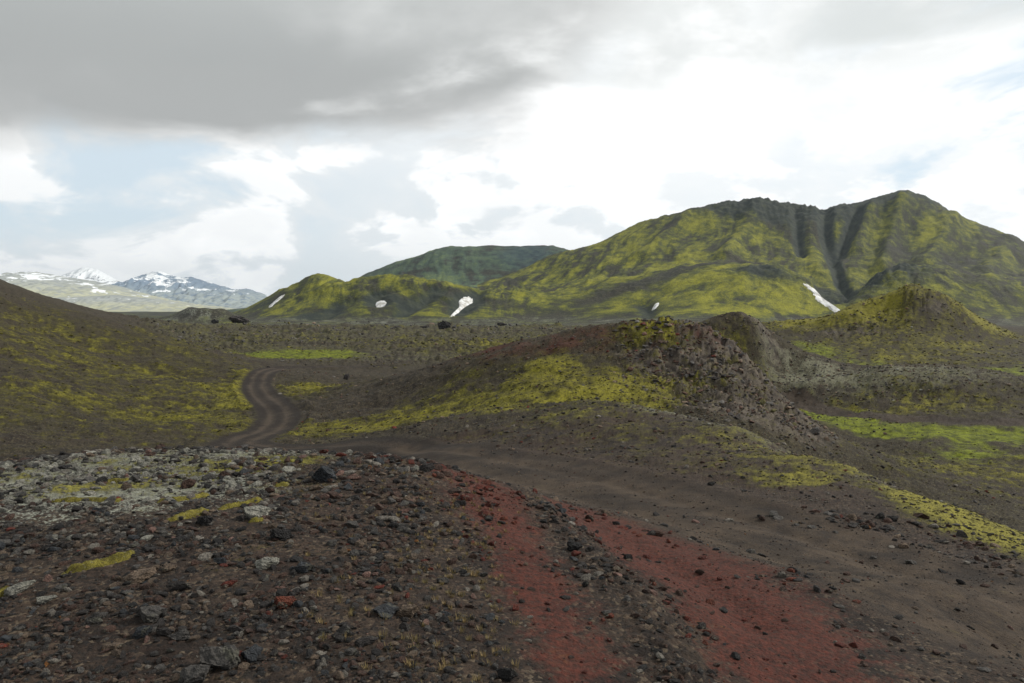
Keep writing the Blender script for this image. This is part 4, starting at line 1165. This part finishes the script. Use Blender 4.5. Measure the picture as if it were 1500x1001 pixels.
def pick(r, n, names, w):
    T_ = np.array([TONES[k] for k in names])
    idx = r.choice(len(names), n, p=np.array(w) / np.sum(w))
    return T_[idx] * r.uniform(0.7, 1.3, (n, 1))


def tone_fore(s, t, m, r, n):
    a = pick(r, n, ['dark', 'black', 'grey', 'slate', 'tan', 'pale', 'brown', 'red', 'pink', 'orange'], [28, 12, 18, 4, 13, 6, 26, 1.0, 3, 0.6])
    L = (r.random(n) < m['lichen'] * 1.1)
    a[L] = pick(r, L.sum(), ['lichen', 'pale', 'grey'], [6, 2, 3])
    R = r.random(n) < (m['red'] - 0.12) * 1.2
    a[R] = pick(r, R.sum(), ['red', 'rust', 'brown', 'dark'], [6, 3, 3, 2]) * 0.85
    return a


def tone_ridge(s, t, m, r, n):
    a = pick(r, n, ['dark', 'black', 'grey', 'tan', 'pale', 'brown', 'red'], [24, 10, 22, 16, 9, 24, 3])
    L = (r.random(n) < m['lichen'] * 1.2)
    a[L] = pick(r, L.sum(), ['lichen', 'grey', 'tan'], [2, 6, 4])
    R = r.random(n) < m['red']
    a[R] = pick(r, R.sum(), ['red', 'brown', 'dark'], [5, 4, 2])
    return a


def tone_hill(s, t, m, r, n):
    a = pick(r, n, ['dark', 'grey', 'tan', 'brown', 'olive'], [14, 30, 16, 24, 14])
    R = r.random(n) < m['red']
    a[R] = pick(r, R.sum(), ['red', 'brown', 'dark'], [2, 7, 3]) * 0.8
    L = (r.random(n) < m['lichen'] * 0.8)
    a[L] = pick(r, L.sum(), ['grey', 'lichen', 'tan'], [6, 1, 4]) * 1.1
    return a


def tone_lava(s, t, m, r, n):
    return pick(r, n, ['dark', 'grey', 'tan', 'olive'], [10, 20, 3, 5])


def offroad(m):
    return 1 - sst(m['roadd'], 2.6, 1.9)


SPINE = [(770, 9.3), (810, 7.4), (860, 6.1), (925, 4.9), (985, 3.9), (1040, 3.0)]
Z1 = scatter(260000, -250, 1750, 2.2, 12.5, lambda s, t, m: np.clip(0.14 + 0.95 * sst(s, 0.02, -0.07) + 0.8 * path_st(s, t, SPINE, 0.06) + 0.35 * blob(s, t, 1230, 5.8, 90, 0.2) + 0.6 * path_st(s, t, [(1200, 12), (1350, 10.5), (1500, 9)], 0.07), 0, 1) * (1 - 0.6 * m['red']) * (0.16 + 0.84 * offroad(m)) * (0.16 + 0.84 * sst(fbm(s * 8, t * 7, 4, seed=15), -0.22, 0.22)),
             (1.3, 20), tone_fore, 0.33, 1, 5.0)
Z2 = scatter(40000, 380, 1650, 9, 50, lambda s, t, m: offroad(m) * (0.25 + 0.75 * sst(fbm(s * 14, t * 14, 3), -0.3, 0.3)) * sst(t, 2.1, 2.4), (1.2, 9), tone_ridge, 0.35, 2, 4.5)
Z3 = scatter(60000, 380, 1380, 48, 135, lambda s, t, m: offroad(m) * np.clip(0.10 + 0.35 * m['rock'] + 0.3 * m['lichen'] + 0.4 * m['red'], 0, 1), (1.2, 6.5), tone_hill, 0.36, 3, 3.2)
Z3b = scatter(6500, 900, 1230, 46, 78, lambda s, t, m: m['rock'] * sst(fbm(s * 30, t * 30, 3, seed=19), -0.35, 0.3), (3.5, 14), lambda s, t, m, r, n: tone_hill(s, t, m, r, n) * 1.3, 0.45, 33, 3.4)
Z4 = scatter(9000, -100, 380, 44, 165, lambda s, t, m: offroad(m) * (s < -0.37) * 0.4, (0.8, 2.6), lambda s, t, m, r, n: pick(r, n, ['dark', 'grey', 'brown'], [6, 5, 8]), 0.38, 4, 4.0)
Z5 = scatter(40000, 1050, 1600, 85, 250, lambda s, t, m: np.clip(0.12 + m['rock'] + 1.3 * m['lichen'], 0, 1) * (1 - m['lush']) * (1 - m['side']), (1.0, 5.5), tone_hill, 0.36, 5, 3.5)
Z6 = scatter(20000, 190, 1120, 145, 600, lambda s, t, m: (1 - np.clip(m['lush'] * 2, 0, 1)) * sst(fbm(s * 18, t * 9, 4, 0.6, seed=77), -0.25, 0.35) * offroad(m), (1.1, 8), tone_lava, 0.25, 6, 5.0)

SHAPES = bpy.data.collections.new('stone_shapes')
for i in range(10):
    V, Q = rock_shape(2, 300 + i, cuts=7, rough=0.05)
    me = bpy.data.meshes.new('stone')
    o = add_mesh('stone', V, Q, M_STONE, smooth=False)
    COL.objects.unlink(o)
    SHAPES.objects.link(o)


def gn_tree():
    g = bpy.data.node_groups.new('rubble', 'GeometryNodeTree')
    g.interface.new_socket('Geometry', in_out='INPUT', socket_type='NodeSocketGeometry')
    g.interface.new_socket('Geometry', in_out='OUTPUT', socket_type='NodeSocketGeometry')
    T = NT(g)
    gi, go = T.n('NodeGroupInput'), T.n('NodeGroupOutput')
    ci = T.n('GeometryNodeCollectionInfo', {'transform_space': 'ORIGINAL'})
    ci.inputs['Collection'].default_value = SHAPES
    ci.inputs['Separate Children'].default_value = True
    ci.inputs['Reset Children'].default_value = True

    def attr(nm, ty):
        nd = g.nodes.new('GeometryNodeInputNamedAttribute')
        nd.data_type = ty
        nd.inputs['Name'].default_value = nm
        return nd.outputs['Attribute']
    iop = T.n('GeometryNodeInstanceOnPoints', {}, Points=gi.outputs[0], Instance=ci.outputs[0])
    iop.inputs['Pick Instance'].default_value = True
    g.links.new(attr('pickid', 'INT'), iop.inputs['Instance Index'])
    er = T.n('FunctionNodeEulerToRotation')
    g.links.new(attr('turn', 'FLOAT_VECTOR'), er.inputs[0])
    g.links.new(er.outputs[0], iop.inputs['Rotation'])
    g.links.new(attr('dims', 'FLOAT_VECTOR'), iop.inputs['Scale'])
    g.links.new(iop.outputs[0], go.inputs[0])
    return g


GN = gn_tree()


def stuff(name, Z, label, sel):
    n = int(sel.sum())
    sc = Z['asp'][sel] * (Z['size'][sel] / 2)[:, None]
    P3 = np.stack([Z['x'][sel], Z['y'][sel], Z['z'][sel] + sc[:, 2] * 0.62 * (1 - 2 * Z['sink'])], 1).astype(np.float32)
    me = bpy.data.meshes.new(name)
    me.vertices.add(n)
    me.vertices.foreach_set('co', P3.ravel())
    r = np.random.default_rng(n)
    rot = np.stack([r.uniform(-0.35, 0.35, n), r.uniform(-0.35, 0.35, n), r.uniform(0, 6.28, n)], 1).astype(np.float32)
    for nm, ty, arr, key in (('turn', 'FLOAT_VECTOR', rot, 'vector'), ('dims', 'FLOAT_VECTOR', sc.astype(np.float32), 'vector'),
                             ('pickid', 'INT', r.integers(0, 10, n).astype(np.int32), 'value')):
        a = me.attributes.new(nm, ty, 'POINT')
        a.data.foreach_set(key, arr.ravel())
    a = me.attributes.new('tone', 'FLOAT_COLOR', 'POINT')
    a.data.foreach_set('color', np.concatenate([Z['tone'][sel], np.ones((n, 1))], 1).astype(np.float32).ravel())
    o = bpy.data.objects.new(name, me)
    COL.objects.link(o)
    md = o.modifiers.new('rubble', 'NODES')
    md.node_group = GN
    tag(o, label, 'stones', kind='stuff')


WORD = dict(black='black', dark='dark', grey='grey', slate='slate blue', pale='pale', tan='tan', pink='pinkish', red='brick red', rust='rust red', brown='brown', lichen='whitish lichened', orange='orange', olive='olive')


def tone_word(c):
    k = min(TONES, key=lambda q: sum((a - b) ** 2 for a, b in zip(TONES[q], c)))
    return WORD[k]


def place_fore(u, d):
    side = 'left' if u < 260 else 'left of centre' if u < 480 else 'centre' if u < 720 else 'right of centre' if u < 1000 else 'right'
    row = 'near the bottom edge' if d < 4.3 else 'halfway up' if d < 6.5 else 'near the mound top' if u < 720 else 'by the track'
    return 'gravel ' + row + ', ' + side


def place_outcrop(u, d):
    return 'outcrop of the rocky hill, ' + ('near its crest' if d > 66 else 'at mid height' if d > 57 else 'at its foot') + (', left side' if u < 1040 else ', right side')


def place_of(text):
    return lambda u, d: text + (', left part' if u < 560 else ', middle part' if u < 950 else ', right part')


def zone(Z, k, name, label, what, where):
    """k largest in view as single rocks, the rest as rubble"""
    u = Z['x'] / Z['y'] * F + CU
    order = np.argsort(-Z['px'] * ((u > 5) & (u < 1495)))
    top = order[:k]
    sel = np.ones(len(Z['x']), bool)
    sel[top] = False
    for j, i in enumerate(top):
        pl = where(float(u[i]), float(Z['y'][i]))
        w = tone_word(Z['tone'][i])
        shape = 'low flat' if Z['asp'][i][2] < 0.62 else 'angular' if Z['asp'][i][2] < 0.8 else 'chunky'
        put_rock(MI[j % len(MI)], float(Z['x'][i]), float(Z['y'][i]), float(Z['z'][i]), float(Z['size'][i]), tuple(Z['tone'][i]), shape + ' ' + w + ' ' + what + ' in ' + pl,
                 shape + ' ' + w + ' rocks of the ' + pl, asp=(float(Z['asp'][i][1]), float(Z['asp'][i][2])), sink=Z['sink'], rz=random.uniform(0, 6.28))
    stuff(name, Z, label, sel)


zone(Z1, 95, 'gravel', 'loose dark, grey and pale stones strewn over the foreground mound', 'stone', place_fore)
Z7 = scatter(120000, 500, 1750, 3.0, 40, lambda s, t, m: np.clip(m['road'] * 1.3, 0, 1) * (0.25 + 0.75 * sst(fbm(s * 20, t * 20, 4, 0.6, seed=16), -0.1, 0.3)) * (s > -0.05), (0.8, 5), tone_fore, 0.4, 8, 5.5)
stuff('gravel', Z7, 'fine loose gravel lying on the track', np.ones(len(Z7['x']), bool))
def tone_moss(s, t, m, r, n):
    a = np.array([(0.16, 0.145, 0.022), (0.24, 0.22, 0.025), (0.085, 0.075, 0.014), (0.12, 0.095, 0.03), (0.05, 0.042, 0.016)])
    c = a[r.choice(5, n, p=[0.3, 0.2, 0.25, 0.1, 0.15])] * r.uniform(0.75, 1.2, (n, 1))
    return c * (0.55 + 0.45 * np.clip(m['moss'], 0, 1))[:, None]


Z8 = scatter(260000, -50, 1600, 11, 260, lambda s, t, m: offroad(m) * np.clip(m['moss'] * 1.3 - 0.15, 0, 1) * (1 - 0.8 * m['rock']), (0.9, 6.5), tone_moss, 0.42, 9, 3.6)
Z8['asp'][:, 2] *= 0.55
stuff('moss_clumps', Z8, 'small cushions of yellow green moss covering the hills and banks', np.ones(len(Z8['x']), bool))
zone(Z2, 25, 'gravel', 'small stones strewn over the gravel ridge beyond the track', 'stone', place_of('gravel ridge beyond the track'))
zone(Z3, 10, 'rubble', 'rubble and loose stones covering the rocky hill', 'block', place_of('rubble on the rocky hill'))
zone(Z3b, 70, 'rubble', 'broken lava blocks piled on the steep right flank of the rocky hill', 'block', place_outcrop)
stuff('rubble', Z4, 'small dark stones dotted over the left hill', np.ones(len(Z4['x']), bool))
zone(Z5, 10, 'rubble', 'stones on the grey mound and the crag hill at right', 'block', place_of('mossy knolls at right'))
zone(Z6, 15, 'lava_rubble', 'broken grey lava covering the flat valley floor', 'lava block', place_of('flat valley floor'))


# ------------------------------------------------------------------ moss cushions on the mound
def moss_mat():
    mat = bpy.data.materials.new('yellow_moss')
    mat.use_nodes = True
    T = NT(mat.node_tree)
    out = T.n('ShaderNodeOutputMaterial')
    pos = T.n('ShaderNodeNewGeometry').outputs['Position']
    n = T.noise(pos, 9.0, 8, 0.65)
    n2 = T.noise(pos, 130.0, 4, 0.7)
    c = T.mix(T.ss(n, 0.3, 0.7), (0.09, 0.08, 0.018), (0.30, 0.26, 0.055))
    n5 = T.noise(pos, 30.0, 5, 0.65)
    c = T.mix(T.ss(n5, 0.56, 0.66, 0, 0.8), c, (0.20, 0.19, 0.13))
    c = T.mix(T.ss(n5, 0.42, 0.34, 0, 0.8), c, (0.06, 0.045, 0.022))
    c = T.mix(T.ss(n2, 0.58, 0.38, 0, 0.85), c, (0.05, 0.042, 0.014))
    h = T.math('ADD', n, T.math('MULTIPLY', n2, 0.4))
    bump = T.n('ShaderNodeBump', {}, Strength=1.0, Distance=0.03, Height=h)
    b = T.n('ShaderNodeBsdfPrincipled', {}, Base_Color=c, Roughness=1.0, Normal=bump.outputs[0])
    b.inputs['Specular IOR Level'].default_value = 0.1
    T.t.links.new(b.outputs[0], out.inputs['Surface'])
    return mat


M_MOSS = moss_mat()


def cushion(pts, w, label):
    """low moss mat along a line of picture places, w = half width in m"""
    world = np.array([hit(u, v) for u, v in pts])
    lo, hi = world.min(0) - 2.2 * w, world.max(0) + 2.2 * w
    nx = int(np.clip((hi[0] - lo[0]) / 0.016, 20, 160))
    ny = int(np.clip((hi[1] - lo[1]) / 0.016, 20, 160))
    Yg, Xg = np.meshgrid(np.linspace(lo[1], hi[1], ny), np.linspace(lo[0], hi[0], nx), indexing='ij')
    dist = polydist(Xg, Yg, np.concatenate([world, np.zeros((len(world), 1))], 1))[0]
    f = 1 - dist / (w * (1 + 1.0 * fbm(Xg * 6, Yg * 4, 4, 0.6, seed=w * 50)))
    f = f + fbm(Xg * 22, Yg * 16, 5, 0.75, seed=5) * 1.1
    zg = near_ground(Xg.ravel(), Yg.ravel()).reshape(Xg.shape)
    hgt = np.sqrt(np.clip(f, 0, 1)) * 0.042 * (1 + 0.3 * fbm(Xg * 14, Yg * 14, 3, seed=7)) - 0.004
    V = np.stack([Xg, Yg, zg + hgt], -1).reshape(-1, 3)
    Q = grid_quads(ny, nx)
    keep = (f.ravel()[Q] > 0.0).any(1)
    ids, inv = np.unique(Q[keep].ravel(), return_inverse=True)
    o = add_mesh('moss_cushion', V[ids], inv.reshape(-1, 4), M_MOSS)
    tag(o, label, 'moss', 'yellow moss cushions on the foreground mound')


cushion([(112, 835), (150, 826), (190, 815)], 0.055, 'longest bright yellow moss cushion in the lower left gravel')
cushion([(255, 762), (275, 757), (296, 750)], 0.06, 'yellow moss cushion left of the rounded black rock')
cushion([(328, 745), (350, 741), (378, 734)], 0.04, 'thin yellow moss strip behind the lichen whitened rock')
cushion([(240, 735), (270, 732), (300, 727)], 0.05, 'moss strip between the brown block and the black rock')
cushion([(0, 872), (8, 868)], 0.04, 'bright moss tuft at the left edge beside the lichened boulder')
cushion([(408, 713), (418, 711)], 0.04, 'small orange yellow moss cushion left of the crest boulder')
cushion([(90, 735), (130, 733), (170, 735)], 0.05, 'yellow moss band among white lichen at the far left')
cushion([(150, 708), (185, 707)], 0.06, 'short moss band near the crest on the left')
cushion([(370, 766), (384, 764)], 0.025, 'small green moss tuft at the foot of the lichen whitened rock')


# ------------------------------------------------------------------ dry tufts
def tufts():
    r = np.random.default_rng(77)
    n = 900
    s = (r.uniform(430, 760, n) - CU) / F
    t = r.uniform(math.log(3.0), math.log(9), n)
    m = masks(s, t)
    ok = (r.random(n) < np.clip(0.12 + blob(s, t, 660, 5.6, 70, 0.5) * 0.6, 0, 1)) & (m['road'] < 0.5)
    s, t = s[ok], t[ok]
    z = near_height(s, t)
    d = np.exp(t)
    V, Q = [], []
    for i in range(len(s)):
        cx, cy, cz = s[i] * d[i], d[i], z[i]
        R = r.uniform(0.012, 0.035)
        for _ in range(26):
            a, q = r.uniform(0, 6.28), r.uniform(0, 1) * R
            bx, by = cx + math.cos(a) * q, cy + math.sin(a) * q
            h, ln = r.uniform(0.015, 0.035), r.uniform(0.2, 1.0) * 0.02
            w = 0.0022
            k = len(V)
            px, py = -math.sin(a) * w, math.cos(a) * w
            V += [(bx - px, by - py, cz - 0.005), (bx + px, by + py, cz - 0.005), (bx + math.cos(a) * ln, by + math.sin(a) * ln, cz + h)]
            Q.append((k, k + 1, k + 2))
    mat = bpy.data.materials.new('dry_tuft')
    mat.use_nodes = True
    T = NT(mat.node_tree)
    out = T.n('ShaderNodeOutputMaterial')
    nn = T.noise(T.n('ShaderNodeNewGeometry').outputs['Position'], 6.0, 4, 0.6)
    c = T.mix(T.ss(nn, 0.35, 0.65), (0.28, 0.20, 0.09), (0.16, 0.13, 0.05))
    b = T.n('ShaderNodeBsdfPrincipled', {}, Base_Color=c, Roughness=0.95)
    T.t.links.new(b.outputs[0], out.inputs['Surface'])
    o = add_mesh('dry_grass', np.array(V), np.array(Q), mat, smooth=False)
    tag(o, 'tiny straw coloured tufts growing between the foreground stones', 'grass', kind='stuff')


tufts()


# ------------------------------------------------------------------ air
def air():
    x0, x1, y0, y1, z0, z1 = -17000, 17000, -300, 19500, EYE - 70, EYE + 1100
    V = np.array([(x, y, z) for z in (z0, z1) for y in (y0, y1) for x in (x0, x1)])
    Q = np.array([(0, 2, 3, 1), (4, 5, 7, 6), (0, 1, 5, 4), (2, 6, 7, 3), (0, 4, 6, 2), (1, 3, 7, 5)])
    mat = bpy.data.materials.new('air')
    mat.use_nodes = True
    T = NT(mat.node_tree)
    out = T.n('ShaderNodeOutputMaterial')
    v = T.n('ShaderNodeVolumePrincipled', {}, Color=(0.76, 0.88, 1.0, 1), Density=HAZE)
    v.inputs['Anisotropy'].default_value = 0.3
    T.t.links.new(v.outputs[0], out.inputs['Volume'])
    o = add_mesh('haze', V, Q, mat, smooth=False)
    tag(o, kind='stuff')


HAZE = 2.8e-5
air()
